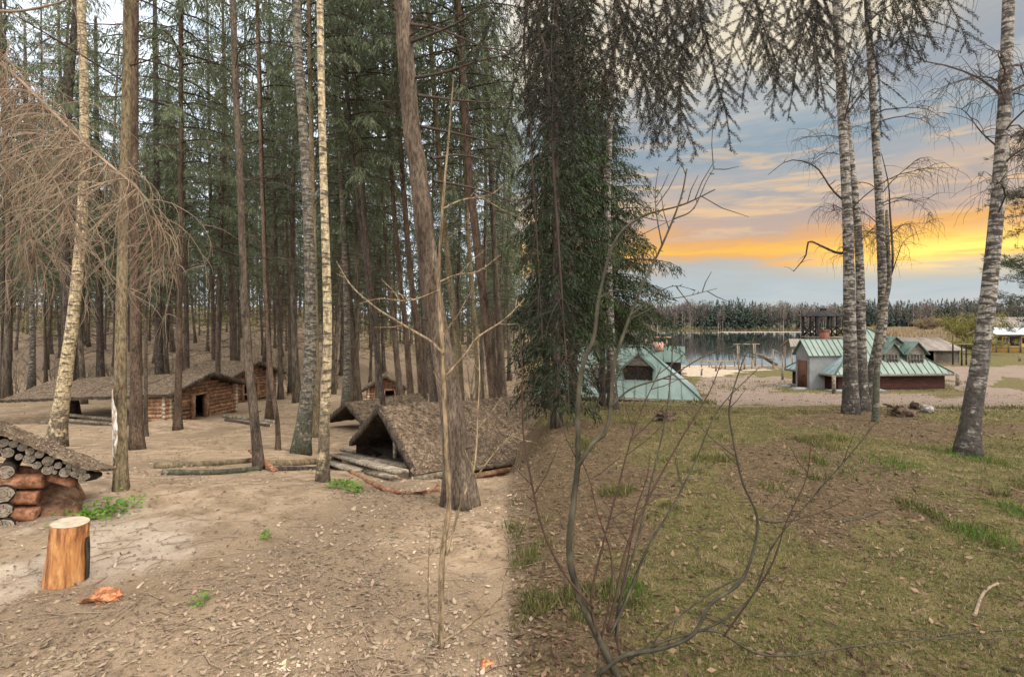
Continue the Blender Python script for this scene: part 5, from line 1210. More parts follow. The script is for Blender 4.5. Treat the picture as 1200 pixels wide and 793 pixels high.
def low_house():
    zg = -2.05; ze = -1.66; zr = .52
    d = unit([.96, -.28, 0])[:2]; n = np.array([-d[1], d[0]]); Fr = np.array([8.15, 21.9]); Fl = Fr-d*7.4; Br = Fr+n*4.6; Bl = Fl+n*4.6
    root = thing('pale_roofed_house', 'house sunk behind the bank with a pale green roof and one dark dormer opening', 'house', (*((Fr+Bl)/2), zg)); org = np.array(root.location)
    r0 = (Fr+Br)/2-d*2.5; r1 = (Fl+Bl)/2+d*2.0; A3 = lambda p, z: np.array([p[0], p[1], z])
    rb = MB(); panel(rb, [A3(Fl, ze), A3(Fr, ze), A3(r0, zr), A3(r1, zr)], .5, .03); panel(rb, [A3(Fr, ze), A3(Br, ze), A3(r0, zr)], .4, .03, 1, 1)  # right slope painted lighter, as if catching the light
    panel(rb, [A3(Br, ze), A3(Bl, ze), A3(r1, zr), A3(r0, zr)], .5); panel(rb, [A3(Bl, ze), A3(Fl, ze), A3(r1, zr)], .5)
    rb.bar(A3(Fr, ze+.03), A3(r0, zr+.03), .09, .05); rb.bar(A3(r0, zr+.03), A3(r1, zr+.03), .10, .06); rb.build('roof', [M['green_pale'], M['green_lit']], root, loc=org)
    wb = MB(); c = (Fr+Bl)/2; W = [c+(p-c)*.93 for p in (Fl, Fr, Br, Bl)]; box_wall(wb, W, zg-.6, ze); wb.build('wall', M['red_wall'], root, loc=org)
    fb = MB()
    for a, b in ((Fl, Fr), (Fr, Br)): fb.bar(A3(a, ze-.07), A3(b, ze-.07), .05, .1)
    fb.build('fascia', M['wood_grey'], root, loc=org)
    f = -n; base = Fr-d*2.7+n*.66
    gable_dormer(root, org, base, f, 1.25, -1.25, -.30, .32, 1.7, .14, 'green_pale', 'wood_grey', opening=True)
    # upper back wing with darker green panel
    wg = MB(); q0 = Fr-d*2.6+n*3.4; q1 = Fr-d*.55+n*3.4
    panel(wg, [A3(q0, -.28), A3(q1, -.28), A3(q1+n*.6, .50), A3(q0+n*.6, .50)], .42, .03); wg.build('wing_roof', M['green_roof'], root, loc=org)
    wb = MB(); box_wall(wb, [q0+n*.1, q1-d*.2+n*.1, q1-d*.2+n*1.2, q0+n*1.2], -1.8, -.30); wb.build('wing_shade', M['wood_and_shade'], root, loc=org)  # dark box paints the shaded gap under the wing roof
    tb = MB(); a, b = P(757, 407, 26.2), P(781, 407, 26.2)
    for p in (a, b): tb.bar(p-[0, 0, .6], p+[0, 0, .52], .07, .07)
    tb.bar(a+[-.22, 0, .52], b+[.22, 0, .52], .07, .07); tb.bar(a+[0, 0, .15], b+[0, 0, .15], .05, .05); tf = tb.build('roof_frame', M['wood_tan'], root, loc=org)
    kb = MB(); kb.box((a+b)/2+[.1, 0, .05], (.42, .4, .45)); kb.build('chimney', M['chimney_pink'], root, loc=org)
low_house()

# ------------------------------------------------------------------ far buildings and shore things
def post_at(mb, px, py, h, r=.06, Y=None, m=0):
    g = ground_at(px, py) if Y is None else np.array([(px-600)/F*Y, Y, tz((px-600)/F*Y, Y)]); mb.tube([g-[0, 0, .1], g+[0, 0, h]], r, 8, m); return g
def shed():
    Y0 = 64.; x0, x1 = .745*Y0, .872*Y0; zb = tz(x1, Y0)-.05; zt = zb+1.75; root = thing('open_shed', 'long open-fronted shed with grey board roof behind the dark red house', 'shed', ((x0+x1)/2, Y0+2, zb)); org = np.array(root.location)
    wb = MB(); z = zb
    while z < zt-.05:
        wb.tube([(x1-2.9, Y0, z+.09), (x1, Y0, z+.09)], .09, 8); wb.tube([(x1, Y0-.1, z+.09), (x1, Y0+4, z+.09)], .09, 8); wb.tube([(x0, Y0+.1, z+.09), (x0, Y0+4, z+.09)], .09, 8); wb.tube([(x0, Y0+4, z+.09), (x1, Y0+4, z+.09)], .09, 8); z += .17
    wb.build('wall', M['wood_grey'], root, loc=org)
    rb = MB(); e0, e1 = x0-.5, x1+.5; zr = zt+1.45; k = 30
    for i in range(k):
        a = e0+(e1-e0)*i/k+.01; b = e0+(e1-e0)*(i+1)/k-.01; a2 = e0+.9+(e1-e0-2.2)*i/k; b2 = e0+.9+(e1-e0-2.2)*(i+1)/k-.01; j = rng.uniform(0, .03)
        rb.add([(a, Y0-.6, zt-.1+j), (b, Y0-.6, zt-.1+j), (b2, Y0+2, zr+j), (a2, Y0+2, zr+j), (a, Y0-.6, zt-.18), (b, Y0-.6, zt-.18), (b2, Y0+2, zr-.08), (a2, Y0+2, zr-.08)], [[0, 1, 2, 3], [7, 6, 5, 4], [0, 4, 5, 1], [1, 5, 6, 2], [2, 6, 7, 3], [3, 7, 4, 0]])
    rb.add([(e0, Y0+4.6, zt-.1), (e1, Y0+4.6, zt-.1), (e0+.9+(e1-e0-2.2), Y0+2, zr), (e0+.9, Y0+2, zr)], [[0, 1, 2, 3]]); rb.add([(e1, Y0-.6, zt-.1), (e1, Y0+4.6, zt-.1), (e1-1.3, Y0+2, zr)], [[0, 1, 2]])
    rb.build('roof', M['roof_board'], root, loc=org)
    for x in (x1-3.0, x1-4.3, x1-5.9, x1-7.4): pb = MB(); pb.tube([(x, Y0, zb-.1), (x, Y0, zt)], .10, 8); pb.build('post', M['wood_tan'], root, loc=org)
shed()
def yellow_cabin():
    Y0 = 84.; x0 = .944*Y0; x1 = x0+7; zb = tz(x0+1, Y0)-.05; root = thing('yellow_cabin', 'cabin of yellow boards and dark panels under a pale sheet roof at the right edge', 'cabin', ((x0+x1)/2, Y0+2, zb)); org = np.array(root.location); H = 3.1
    wb = MB(); wb.box(((x0+x1)/2, Y0+2, zb+H/2), (x1-x0, 4, H)); wb.build('wall', M['yellow_wood'], root, loc=org)
    for i in range(4):
        fb = MB(); x = x0+.1+i*2.0; fb.box((x, Y0-.09, zb+H/2), (.16, .14, H)); fb.build('post', M['wood_grey'], root, loc=org)
    for i, (a, b, c_, d_) in enumerate(((.3, 1.0, 1.2, 2.7), (2.3, 3.9, 1.2, 2.7), (4.4, 5.9, 1.6, 2.5))): fb = MB(); fb.box((x0+(a+b)/2, Y0-.04, zb+(c_+d_)/2), (b-a, .06, d_-c_)); fb.build('dark_panel', M['wood_and_shade'], root, loc=org)
    window(root, org, (x0+1.6, Y0-.06, zb+1.95), (1, 0), .9, 1.3, 2, 1, 'yellow_wood')
    fb = MB(); fb.box(((x0+x1)/2, Y0-.10, zb+.9), (x1-x0, .10, .14)); fb.box(((x0+x1)/2, Y0-.10, zb+2.85), (x1-x0, .10, .14)); fb.build('rail', M['wood_grey'], root, loc=org)
    rb = MB(); panel(rb, [(x0-.5, Y0-.8, zb+H-.05), (x1+.5, Y0-.8, zb+H-.05), (x1+.5, Y0+2, zb+H+1.1), (x0-.5, Y0+2, zb+H+1.1)], .8, .05); panel(rb, [(x0-.5, Y0+4.8, zb+H-.05), (x1+.5, Y0+4.8, zb+H-.05), (x1+.5, Y0+2, zb+H+1.1), (x0-.5, Y0+2, zb+H+1.1)], .8, .05); rb.build('roof', M['metal_roof'], root, loc=org)
yellow_cabin()
def barn():
    Y0 = 125.; x0 = .935*Y0; x1 = x0+14; zb = tz(x0, Y0); root = thing('distant_barn', 'brown-roofed barn with a grey gable showing above the yellow cabin', 'barn', ((x0+x1)/2, Y0+3, zb)); org = np.array(root.location)
    wb = MB(); wb.box(((x0+x1)/2, Y0+3, zb+1.5), (14, 6, 3)); wb.build('wall', M['wood_grey'], root, loc=org)
    rb = MB(); panel(rb, [(x0-.5, Y0-1, zb+2.8), (x1+.5, Y0-1, zb+2.8), (x1+.5, Y0+3, zb+6.2), (x0+1.5, Y0+3, zb+6.2)], .9, .06); panel(rb, [(x0-.5, Y0+7, zb+2.8), (x1+.5, Y0+7, zb+2.8), (x1+.5, Y0+3, zb+6.2), (x0+1.5, Y0+3, zb+6.2)], .9, .06); rb.build('roof', M['roof_board'], root, loc=org)
    gb = MB(); gb.poly([(x0+5, Y0-1.4, zb+2.6), (x0+8.2, Y0-1.4, zb+2.6), (x0+8.2, Y0-1.4, zb+3.4), (x0+6.6, Y0-1.4, zb+5.2), (x0+5, Y0-1.4, zb+3.4)]); gb.box((x0+6.6, Y0, zb+3), (3.1, 2.7, .7)); gb.build('gable', M['white_wall'], root, loc=org)
barn()
def tower():
    Y0 = 58.; c = P(965, 380, Y0); zb = tz(c[0], Y0); root = thing('lookout_tower', 'black timber lookout tower with a pointed roof by the lake', 'tower', (c[0], Y0, zb)); org = np.array(root.location)
    hw = 1.5; zt = P(0, 370.5, Y0)[2]; zp = P(0, 394, Y0)[2]; zr = P(0, 382.5, Y0)[2]
    for sx in (-1, 1):
        for sy in (-1, 1): pb = MB(); pb.bar((c[0]+sx*hw, Y0+sy*hw, zb-.1), (c[0]+sx*hw, Y0+sy*hw, zt+.15), .2, .2); pb.build('post', M['black'], root, loc=org)
    rb = MB(); ap = np.array([c[0], Y0, P(0, 362.5, Y0)[2]]); e = [np.array([c[0]+a*1.75, Y0+b*1.75, zt]) for a, b in ((-1, -1), (1, -1), (1, 1), (-1, 1))]
    for i in range(4): panel(rb, [e[i], e[(i+1) % 4], ap], .5, .03)
    rb.box((c[0], Y0, ap[2]), (.5, .5, .25)); rb.build('roof', M['black'], root, loc=org)
    db = MB(); db.box((c[0], Y0, zp-.08), (3.3, 3.3, .14)); db.build('platform', M['wood_grey'], root, loc=org)
    for (a, b) in (((-1, -1), (1, -1)), ((1, -1), (1, 1)), ((1, 1), (-1, 1)), ((-1, 1), (-1, -1))):
        rb = MB(); A_ = np.array([c[0]+a[0]*hw, Y0+a[1]*hw, 0]); B_ = np.array([c[0]+b[0]*hw, Y0+b[1]*hw, 0]); m_ = (A_+B_)/2
        rb.bar(A_+[0, 0, zr], B_+[0, 0, zr], .12, .12)
        for p, q in ((A_, m_), (m_, B_)): rb.bar(p+[0, 0, zp], q+[0, 0, zr], .10, .10); rb.bar(p+[0, 0, zr], q+[0, 0, zp], .09, .09)
        rb.bar(m_+[0, 0, zp], m_+[0, 0, zt], .12, .12); rb.build('railing', M['black'], root, loc=org)
    lb = MB()
    for i in range(8): lb.bar((c[0]-hw, Y0-hw-.1, zb+.3+i*.35), (c[0]-hw+.5, Y0-hw-.1, zb+.3+i*.35), .05, .05)
    lb.build('ladder', M['black'], root, loc=org)
tower()
def shelter():
    Y0 = 55.; c = P(932, 400, Y0); zb = tz(c[0], Y0); root = thing('beach_shelter', 'small open shelter with a grey pitched roof left of the dark red house', 'shelter', (c[0], Y0, zb)); org = np.array(root.location); zt = P(0, 405, Y0)[2]; zr = P(0, 397, Y0)[2]
    for sx in (-1, 1):
        for sy in (-1, 1): pb = MB(); pb.bar((c[0]+sx*.7, Y0+sy*.7, zb-.1), (c[0]+sx*.7, Y0+sy*.7, zt), .1, .1); pb.build('post', M['wood_tan'], root, loc=org)
    rb = MB(); panel(rb, [(c[0]-1.05, Y0-1, zt-.05), (c[0]+.95, Y0-1, zt-.05), (c[0]+.95, Y0, zr), (c[0]-.7, Y0, zr)], .3, .03); panel(rb, [(c[0]-1.05, Y0+1, zt-.05), (c[0]+.95, Y0+1, zt-.05), (c[0]+.95, Y0, zr), (c[0]-.7, Y0, zr)], .3, .03); rb.build('roof', M['roof_board'], root, loc=org)
shelter()
def pergola():
    Y0 = 60.; a = P(1127, 400, Y0); b = P(1143, 400, Y0); zb = tz(a[0], Y0); root = thing('picnic_frame', 'brown timber frame with a bench board right of the open shed', 'frame', ((a[0]+b[0])/2, Y0, zb)); org = np.array(root.location); mb = MB(); zt = P(0, 403.5, Y0)[2]
    for x in (a[0], b[0]):
        for dy in (0, 1.2): pb = MB(); pb.bar((x, Y0+dy, zb-.1), (x, Y0+dy, zt), .11, .11); pb.build('post', M['wood_and_shade'], root, loc=org)
    for i in range(6): mb.bar((a[0]-.4, Y0-.1+i*.26, zt+.03), (b[0]+.5, Y0-.1+i*.26, zt+.03), .1, .06)
    mb.build('roof', M['wood_grey'], root, loc=org); mb = MB(); mb.bar((a[0]-.1, Y0-.1, zb+.75), (b[0]+.1, Y0-.1, zb+.75), .3, .06); mb.build('bench_board', M['wood_grey'], root, loc=org)
pergola()
def jetty():
    zt = -3.05; a, b = P(846, 430, 54), P(928, 428, 56.5); root = thing('jetty', 'pale timber jetty deck running along the shore to the steps', 'jetty', ((a[0]+b[0])/2, 56, zt)); org = np.array(root.location)
    db = MB(); n = 46; A0 = np.array([a[0], 53.2, zt]); A1 = np.array([b[0]+.6, 55.2, zt])
    for i in range(n):
        p = A0+(A1-A0)*(i+.5)/n; db.box(p+[0, 1.3+rng.normal()*.03, 0], ((A1-A0)[0]/n*.93, 2.6, .06), .24)
    db.build('deck', M['wood_tan'], root, loc=org); bb = MB(); bb.bar(A0+[0, 0, -.13], A1+[0, 0, -.13], .12, .2); bb.bar(A0+[-.4, 2.5, -.13], A1+[-.4, 2.5, -.13], .12, .2); bb.build('beam', M['wood_and_shade'], root, loc=org)
    for i, t in enumerate((.0, .33, .6, .98)):
        p = A0+(A1-A0)*t; pb = MB(); pb.tube([p+[0, -.05, -.8], p+[0, -.05, (.95, .9, 1.2, .8)[i]]], .09, 8); pb.build('post', M['log_old'], root, loc=org)
jetty()
def railing():
    Y0 = 57.; xs = [808, 822, 831, 846, 861]; root = thing('shore_railing', 'low wooden railing along the water left of the swing frame', 'railing', P(834, 430, Y0)*[1, 1, 0]+[0, 0, -3.3]); org = np.array(root.location)
    for x in xs: pb = MB(); g = P(x, 400, Y0); g[2] = max(tz(g[0], Y0), -3.6); pb.tube([g-[0, 0, .2], [g[0], g[1], -2.45]], .07, 8); pb.build('post', M['log_old'], root, loc=org)
    rb = MB(); rb.bar([P(807, 0, Y0)[0], Y0-.05, -2.5], [P(862, 0, Y0)[0], Y0-.05, -2.5], .08, .09); rb.bar([P(820, 0, Y0)[0], Y0-.05, -2.95], [P(846, 0, Y0)[0], Y0-.05, -2.95], .06, .07); rb.bar([P(831, 0, Y0)[0], Y0, -2.5], [P(836, 0, Y0)[0], Y0+.3, -3.3], .06, .06); rb.build('rail', M['wood_tan'], root, loc=org)
railing()
def swing():
    Y0 = 58.5; c = P(874.5, 0, Y0)[0]; root = thing('swing_frame', 'tall slender swing frame of poles standing at the waterline', 'swing', (c, Y0, -3.3)); org = np.array(root.location); zt = P(0, 403.3, Y0)[2]
    bb = MB(); bb.tube([P(859, 403.5, Y0), P(890, 403, Y0)], .05, 8); bb.build('crossbar', M['wood_tan'], root, loc=org)
    for x0, x1 in ((864, 862), (866, 869), (883, 881), (885, 889)): pb = MB(); t = P(x0, 403.5, Y0); pb.tube([t, [P(x1, 0, Y0)[0], Y0+(.7 if x1 > x0 else -.7), -3.4]], .06, 8); pb.build('pole', M['wood_tan'], root, loc=org)
    sb = MB(); s0, s1 = P(872, 420, Y0), P(878, 420, Y0); sb.bar(s0, s1, .25, .05); sb.build('seat', M['wood_tan'], root, loc=org)
    for p in (s0, s1): rb = MB(); rb.tube([p, [p[0], Y0, zt]], .012, 4); rb.build('rope', M['wood_and_shade'], root, loc=org)
swing()
def slide():
    Y0 = 55.; a, b = P(891, 415.5, Y0), P(909, 427, Y0); root = thing('boarding_ramp', 'dark board ramp sloping down beside the jetty', 'ramp', (a+b)/2); org = np.array(root.location)
    mb = MB(); mb.bar(a, b, .9, .22); mb.build('deck', M['log_old'], root, loc=org)
    mb = MB(); mb.bar(P(905, 409, Y0), P(918, 416, Y0), .08, .08); mb.build('handrail', M['white_wall'], root, loc=org)
    for x, y in ((906, 409.5), (917, 415.5), (893, 416)): pb = MB(); p = P(x, y, Y0); pb.bar(p, [p[0], p[1], -3.2], .08, .08); pb.build('post', M['wood_tan'], root, loc=org)
slide()
for i, (x, y, h, w_, lab) in enumerate(((822, 440, .62, 2.2, 'short tilted post on the beach sand'), (839, 435, .60, 2.2, 'short post where beach sand meets the jetty end'), (872.5, 433, .85, 2.4, 'tall post in front of the jetty below the swing'), (917, 445, .95, 2.6, 'brown post left of the pale porch'),
                               (977, 461, 1.0, 4.5, 'thick brown post at the front corner of the dark red house'), (1122, 452, .85, 4, 'thick grey post right of the dark red house'), (1195, 423, .8, 2.5, 'thin post in front of the yellow cabin'))):
    g = ground_at(x, y); mb = MB(); r = w_/F*g[1]/2; mb.tube([(0, 0, -.1), (.01, 0, h*.5), (.02*(i == 0)*4, 0, h)], [r, r*.97, r*.94], 10, 0, True, .08, 1); tag(mb.build('wooden_post', [M['log_old'], M['cut_grey']], None, True), lab, 'post', 'wooden posts'); bpy.context.scene.collection.objects[-1].location = g

# willows and far vegetation
def leafy(name, label, px, Y, W, H, z_lift, seed, m='willow', n=9000, L=.22, trunk=True, group=None):
    global rng
    keep = rng; rng = np.random.default_rng(seed); x = (px-600)/F*Y; z = tz(x, Y); root = thing(name, label, 'tree' if H > 3.2 else 'bush', (x, Y, z), group); mb = MB(); cs = []
    for k in range(26):
        a = rng.uniform(0, 6.28); pts = curve_limb((0, 0, .1), a, H*rng.uniform(.7, 1.0), rng.uniform(.75, 1.45), rng.uniform(.1, .7), 8, .06); sc_ = W/2/(H*.55); pts[:, 0] *= sc_; pts[:, 1] *= sc_
        mb.tube(pts, np.linspace(.07*H/5, .01, 8), 5, 0, False)
        for j in range(10):
            q = curve_limb(pts[rng.integers(3, 8)], rng.uniform(0, 6.28), H*rng.uniform(.1, .25), rng.uniform(0, 1.2), .3, 5, .1); mb.tube(q, np.linspace(.015, .005, 5), 3, 0, False)
            kk = n//260; cs.append(q[rng.integers(1, 5, kk)]+rng.normal(size=(kk, 3))*H*.045)
    cs = np.concatenate(cs); cb = MB(); cb.leaves(cs, rng.normal(size=cs.shape), L*rng.uniform(.5, 1.3, len(cs)), L*.4, 0); mb.build('trunk', M['shrub'], root, True); cb.build('crown', M[m], root); rng = keep
leafy('willow_tree', 'round yellow-green budding willow behind the open shed', 1137, 98, 8.6, 7.2, 0, 5, n=13000, L=.26)
leafy('willow_bush', 'lower bright yellow-green willow bush right of the shed roof', 1147, 80, 6.5, 3.0, 0, 6, L=.2)
leafy('willow_bush', 'yellow-green bush showing behind the lookout tower', 976, 84, 4.8, 4.6, 0, 7, L=.2)
leafy('willow_bush', 'yellow-green bush half hidden between tower and birch clump', 1013, 88, 5.5, 4.0, 0, 8, L=.2)
leafy('willow_bush', 'greyish small bush at the forest edge left of the round willow', 1088, 240, 12, 8, 0, 9, 'straw', L=.5)
leafy('willow_bush', 'grey-green twiggy bush against the trunk left of the pale-roofed house', 706, 17, 1.3, 1.7, 0, 10, 'grass', n=3500, L=.05)

def far_forest():
    global rng
    rng = np.random.default_rng(8); cf = MB(); hb = MB(); tb = MB()
    M['ff_con'] = mat('far_conifers', [(.030, .044, .036), (.046, .062, .046)], (.05, .05, .05), bump=0, isl=.3); M['ff_bare'] = mat('far_bare_crowns', [(.095, .080, .072), (.14, .118, .10)], (.03, .03, .03), bump=0, isl=.3, hue=.02)  # faint distance haze is mixed into these far colours
    M['ff_trunk'] = mat('far_birch_trunks', [(.22, .19, .165), (.32, .28, .24)], (.1, .1, .1), bump=0, isl=.3)
    N1 = 1900
    for k in range(N1):
        Yv = 402+rng.random()**1.4*75; pxv = rng.uniform(560, 1330); x = (pxv-600)/F*Yv; z = tz(x, Yv); dense = float(vnoise(np.array(pxv/45.), np.array(0.), 17))
        con = rng.random() < (.18+.62*float(sstep(np.array(pxv), 800, 870))*float(sstep(np.array(dense), .2, .6))*(1-.45*float(sstep(np.array(pxv), 1020, 1080))))
        H = rng.uniform(15, 24)*(.86+.24*float(vnoise(np.array(pxv/28.), np.array(3.), 31))+.10*dense) + (2.0 if rng.random() < .05 else 0)
        if con:
            n = 90; t = rng.random(n)**.8; a = rng.uniform(0, 6.28, n); rr = (1-t)*H*.14*rng.uniform(.3, 1, n); c = np.stack([x+rr*np.cos(a), Yv+rr*np.sin(a), z+H*(.12+.86*t)], 1)
            d = np.stack([np.cos(a), np.sin(a), -.5+0*a], 1); cf.leaves(c, d, 2.4*(1.25-t), 1.7*(1.2-t), 0); cf.leaves(np.array([[x, Yv, z+H*.86]]*2), np.array([[0, 0, 1.]]*2), H*.15, .7, 0)
        else:
            n = 130; u_ = rng.normal(size=(n, 3)); u_ /= np.linalg.norm(u_, axis=1, keepdims=True); u_ *= rng.random((n, 1))**.4
            c = u_*[H*.13, H*.13, H*.40]+[x, Yv, z+H*.56]; hb.leaves(c, rng.normal(size=(n, 3))*[.4, .4, .4]+[0, 0, 1.], 2.2*rng.uniform(.5, 1.2, n), .42, 0)
            tb.tube([(x, Yv, z), (x+rng.normal()*.3, Yv, z+H*.85)], [.22, .07], 3, 0, False)
    v0 = cf; n0 = v0.n
    # one mass: merge the three meshes into one object
    out = MB()
    for q, mi in ((cf, 0), (hb, 1), (tb, 2)):
        base = out.n; out.v += q.v
        for k in (3, 4):
            out.f[k] += [f+base for f in q.f[k]]; out.m[k] += [np.full(len(f), mi) for f in q.f[k]]
        out.n += q.n
    tag(out.build('far_forest', [M['ff_con'], M['ff_bare'], M['ff_trunk']]), 'dense mixed forest of dark conifers and bare birches along the far shore', 'forest', kind='stuff')
    # reeds
    rb = MB(); n = 26000; Yv = np.where(rng.random(n) < .45, rng.uniform(372, 402, n), rng.uniform(120, 400, n)); r = np.where(Yv > 372, rng.uniform(.05, 1.0, n), rng.uniform(.66, 1.0, n)+.1*(Yv < 170)); x = r*Yv; z = T(x, Yv)
    keep = z > LAKE_Z-.4; x, Yv, z = x[keep], Yv[keep], z[keep]; n = len(x)
    rb.leaves(np.stack([x, Yv, z-.1], 1), np.stack([rng.normal(size=n)*.1, rng.normal(size=n)*.1, np.ones(n)], 1), rng.uniform(1.2, 2.6, n), .5, 0, nrm=np.tile([0, -1., 0], (n, 1)))
    tag(rb.build('reeds', M['straw']), 'dry tan reed belt along the far shore and lakeside flat', 'reeds', kind='stuff')
far_forest()

# ------------------------------------------------------------------ ground cover
def scatter(n, ylo, yhi, rlo, rhi, dens=None, pw=1.0, seed=1):
    g = np.random.default_rng(seed); Yv = ylo*(yhi/ylo)**(g.random(n)**pw); r = g.uniform(rlo, rhi, n); x = r*Yv; keep = np.ones(n, bool)
    if dens is not None: keep = g.random(n) < dens(x, Yv, r)
    x, Yv = x[keep], Yv[keep]; return x, Yv, T(x, Yv), g
def litter():
    x, y, z, g = scatter(125000, 1.5, 30, -1.15, .05, lambda x, y, r: (1-sstep(r, -.01, .05))*np.clip(.19+.5*sstep(fbm(x/1.1, y/1.1, 21, 4)+.12*sstep(r, -.55, -.1)*(y < 6)-.10*sstep(r, -.5, -.75)*(y < 5)+.10*(y > 18), .54, .70), 0, 1), 1.0, 3)
    mb = MB(); n = len(x); d = np.stack([g.normal(size=n), g.normal(size=n), g.normal(size=n)*.35], 1); L = .008+.030*g.random(n)**2.6*(1+y/12); up = np.tile([0, 0, 1.], (n, 1))
    mb.leaves(np.stack([x, y, z+g.uniform(0, .012, n)], 1), d, L, L*.55, 0, nrm=up)
    tag(mb.build('leaf_litter', M['leaf_dead']), 'grey-brown dry leaves strewn over the dirt of the wood', 'leaf litter', kind='stuff')
    x, y, z, g = scatter(70000, 1.5, 30, 0, 1.25, lambda x, y, r: np.clip(.24+.8*sstep(fbm(x/1.6, y/1.6, 12, 4), .46, .64)+.75*sstep(.42-r+.3*(fbm(x, y, 15)-.5), 0, .2)*(y > 2)*(y < 8), 0, 1), 1.0, 4)
    mb = MB(); n = len(x); d = np.stack([g.normal(size=n), g.normal(size=n), g.normal(size=n)*.35], 1); L = .010+.038*g.random(n)**2.4*(1+y/14); mb.leaves(np.stack([x, y, z+g.uniform(0, .015, n)], 1), d, L, L*.5, 0, nrm=np.tile([0, 0, 1.], (n, 1)))
    tag(mb.build('leaf_litter', M['leaf_dead_r']), 'brown dry leaves lying in the meadow grass', 'leaf litter', kind='stuff')
    # grass of the meadow
    def dg(x, y, r):
        lf = fbm(x/1.6, y/1.6, 12, 4); bare = sstep(.38-r+.28*(fbm(x, y, 15)-.5), 0, .2)*(y > 2.2)*(y < 9)
        return sstep(r+.12*(fbm(x/.3, y/.3, 4)-.5), -.01, .06)*np.clip((.30+.9*fbm(x/.35, y/.35, 8, 3)**2)*(1-.7*sstep(lf, .5, .66))*(1-.85*bare)+.9*sstep(fbm(x/.5, y/.5, 77, 3), .66, .74), 0, 1)
    x, y, z, g = scatter(310000, 1.5, 40, -.05, 1.25, dg, .95, 5)
    def onpath(x, y):
        py = HOR+F*(CAMZ-T(x, y))/y; return ((py < 480) & (y > 12.5) & (y < 31) & (x/y > .40)) | ((y > 12.5) & (y < 40) & (x/y > .9))
    k = ~onpath(x, y); x, y, z = x[k], y[k], z[k]; n = len(x)
    tuft = fbm(x/.5, y/.5, 77, 3); h = g.uniform(.010, .034, n)*(1+2.4*sstep(tuft, .66, .76))*(1+y/30); mb = MB()
    d = np.stack([g.normal(size=n)*.5, g.normal(size=n)*.5, np.ones(n)], 1); d /= np.linalg.norm(d, axis=1, keepdims=True); u = np.stack([g.normal(size=n), g.normal(size=n), g.normal(size=n)*.1], 1); u /= np.linalg.norm(u, axis=1, keepdims=True)
    wv = (.0010+.0009*y)[:, None]*.9; c = np.stack([x, y, z-.005], 1); v = np.stack([c-u*wv, c+u*wv, c+d*h[:, None]], 1).reshape(-1, 3); isdry = g.random(n) < .45*(1-.7*sstep(tuft, .66, .74))
    f = np.arange(3*n).reshape(-1, 3); mb.v.append(v); mb.f[3].append(f); mb.m[3].append(isdry.astype(int)); mb.n = len(v)
    tag(mb.build('grass', [M['grass'], M['straw']]), 'short patchy olive and straw-coloured meadow grass', 'grass', kind='stuff')
    # twigs
    for (rl, rh, mt, lab) in ((-1.15, 0, 'twig_dry', 'small dry twigs scattered over the dirt'), (.0, 1.2, 'twig_dark', 'small dark twigs scattered in the meadow')):
        x, y, z, g = scatter(900 if rl < -1 else 420, 1.8, 16, rl, rh, None, 1, 9 if rl < -1 else 10); mb = MB()
        for a, b, c_ in zip(x, y, z):
            an = g.uniform(0, 6.28); L = g.uniform(.04, .28); p1 = (a+math.cos(an)*L*.5, b+math.sin(an)*L*.5); p2 = (a+math.cos(an+.2)*L, b+math.sin(an+.2)*L)
            mb.tube([(a, b, c_+.006), (*p1, tz(*p1)+.012), (*p2, tz(*p2)+.006)], [.003, .0026, .0015], 4, 0, False)
        tag(mb.build('twig_litter', M[mt]), lab, 'twigs', kind='stuff')
    # fresh green herb patches
    def herb(label, px, py, wpx, n, H=.07, L=.05):
        g0 = ground_at(px, py); root_mb = MB(); w_ = wpx/F*g0[1]; gg = np.random.default_rng(int(px)); cx = gg.normal(size=n)*w_*.35; cy = gg.normal(size=n)*w_*.45; zz = T(g0[0]+cx, g0[1]+cy)-g0[2]
        hh = gg.uniform(.01, H, n); root_mb.leaves(np.stack([cx, cy, zz+hh], 1), np.stack([gg.normal(size=n), gg.normal(size=n), gg.uniform(0, .6, n)], 1), L*gg.uniform(.5, 1.1, n), L*.55, 0, nrm=np.tile([0, -.4, 1.], (n, 1)))
        for i in range(0, n, 6): root_mb.tube([(cx[i], cy[i], zz[i]-.01), (cx[i], cy[i], zz[i]+hh[i])], .0015, 3, 0, False)
        o = root_mb.build('green_herb', M['herb']); o.location = g0; tag(o, label, 'plant', kind='stuff' if n > 100 else None)
    herb('bright green leafy clump between the chopping block and the wounded spruce', 122, 603, 46, 260)
    herb('small bright green clump right beside the top of the chopping block', 98, 610, 12, 40)
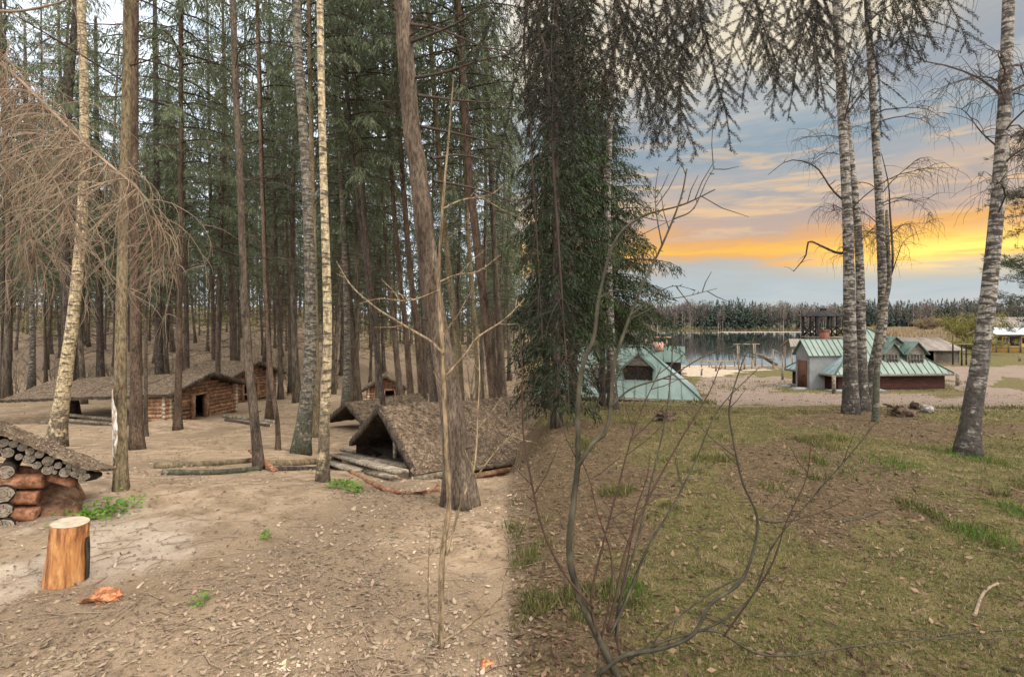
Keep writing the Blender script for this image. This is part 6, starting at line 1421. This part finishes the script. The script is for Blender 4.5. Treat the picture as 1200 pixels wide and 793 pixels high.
    herb('bright green clump at the foot of the slender pale birch', 399, 571, 22, 110)
    herb('tiny green clump just right of the one by the pale birch', 417, 577, 11, 50)
    herb('small green sprig in the dirt below the left clearing', 233, 708, 14, 40, .05, .03)
    herb('thin green grass sprig on the open dirt right of the clearing centre', 311, 632, 12, 40, .06, .03)
    def tufts(name, label, px, py, wpx, n, H):
        g0 = ground_at(px, py); w_ = wpx/F*g0[1]; gg = np.random.default_rng(int(px)); cx = gg.normal(size=n)*w_*.4; cy = gg.normal(size=n)*w_*.6; zz = T(g0[0]+cx, g0[1]+cy)-g0[2]; m_ = MB()
        m_.leaves(np.stack([cx, cy, zz-.005], 1), np.stack([gg.normal(size=n)*.5, gg.normal(size=n)*.5, np.ones(n)], 1), H*gg.uniform(.5, 1.2, n), .007, 0)
        o = m_.build('grass_tuft', M['tuft']); o.location = g0; tag(o, label, 'grass', kind='stuff')
    M['tuft'] = mat('fresh_grass', [(.055, .105, .018), (.10, .16, .03)], (3, 3, 3), bump=0, isl=.35, trans=.3)
    for lab_, px_, py_, w_, n_, H_ in (('bright grass clump in the meadow right of its middle', 1150, 628, 34, 420, .07), ('fresh green grass by the birch clump path', 1052, 545, 34, 380, .06), ('green grass at the foot of the tall leaning birch', 1140, 536, 40, 500, .07), ('green grass at the far right of the meadow', 1196, 600, 30, 260, .07), ('green grass strip in front of the birch clump', 985, 545, 60, 420, .05), ('green grass in the near left meadow below the sapling', 735, 690, 30, 420, .05)):
        tufts('grass_tuft', lab_, px_, py_, w_, n_, H_)
litter()
for lab, pp, r in (('pale crooked stick lying in the grass at the right', [(1143, 720), (1150, 700), (1158, 690), (1170, 684)], 1.8), ('thin fallen branch in the middle of the meadow', [(985, 612), (1010, 607), (1030, 600)], 1.4), ('grey fallen branch on the near grass left of the middle', [(880, 605), (900, 612), (925, 610)], 1.4), ('long dark twig on the grass at the bottom right', [(1100, 745), (1140, 741), (1190, 738)], 1.3)):
    lay('fallen_stick', lab, pp, r, 'twig_dry' if 'pale' in lab else 'shrub', 'stick')
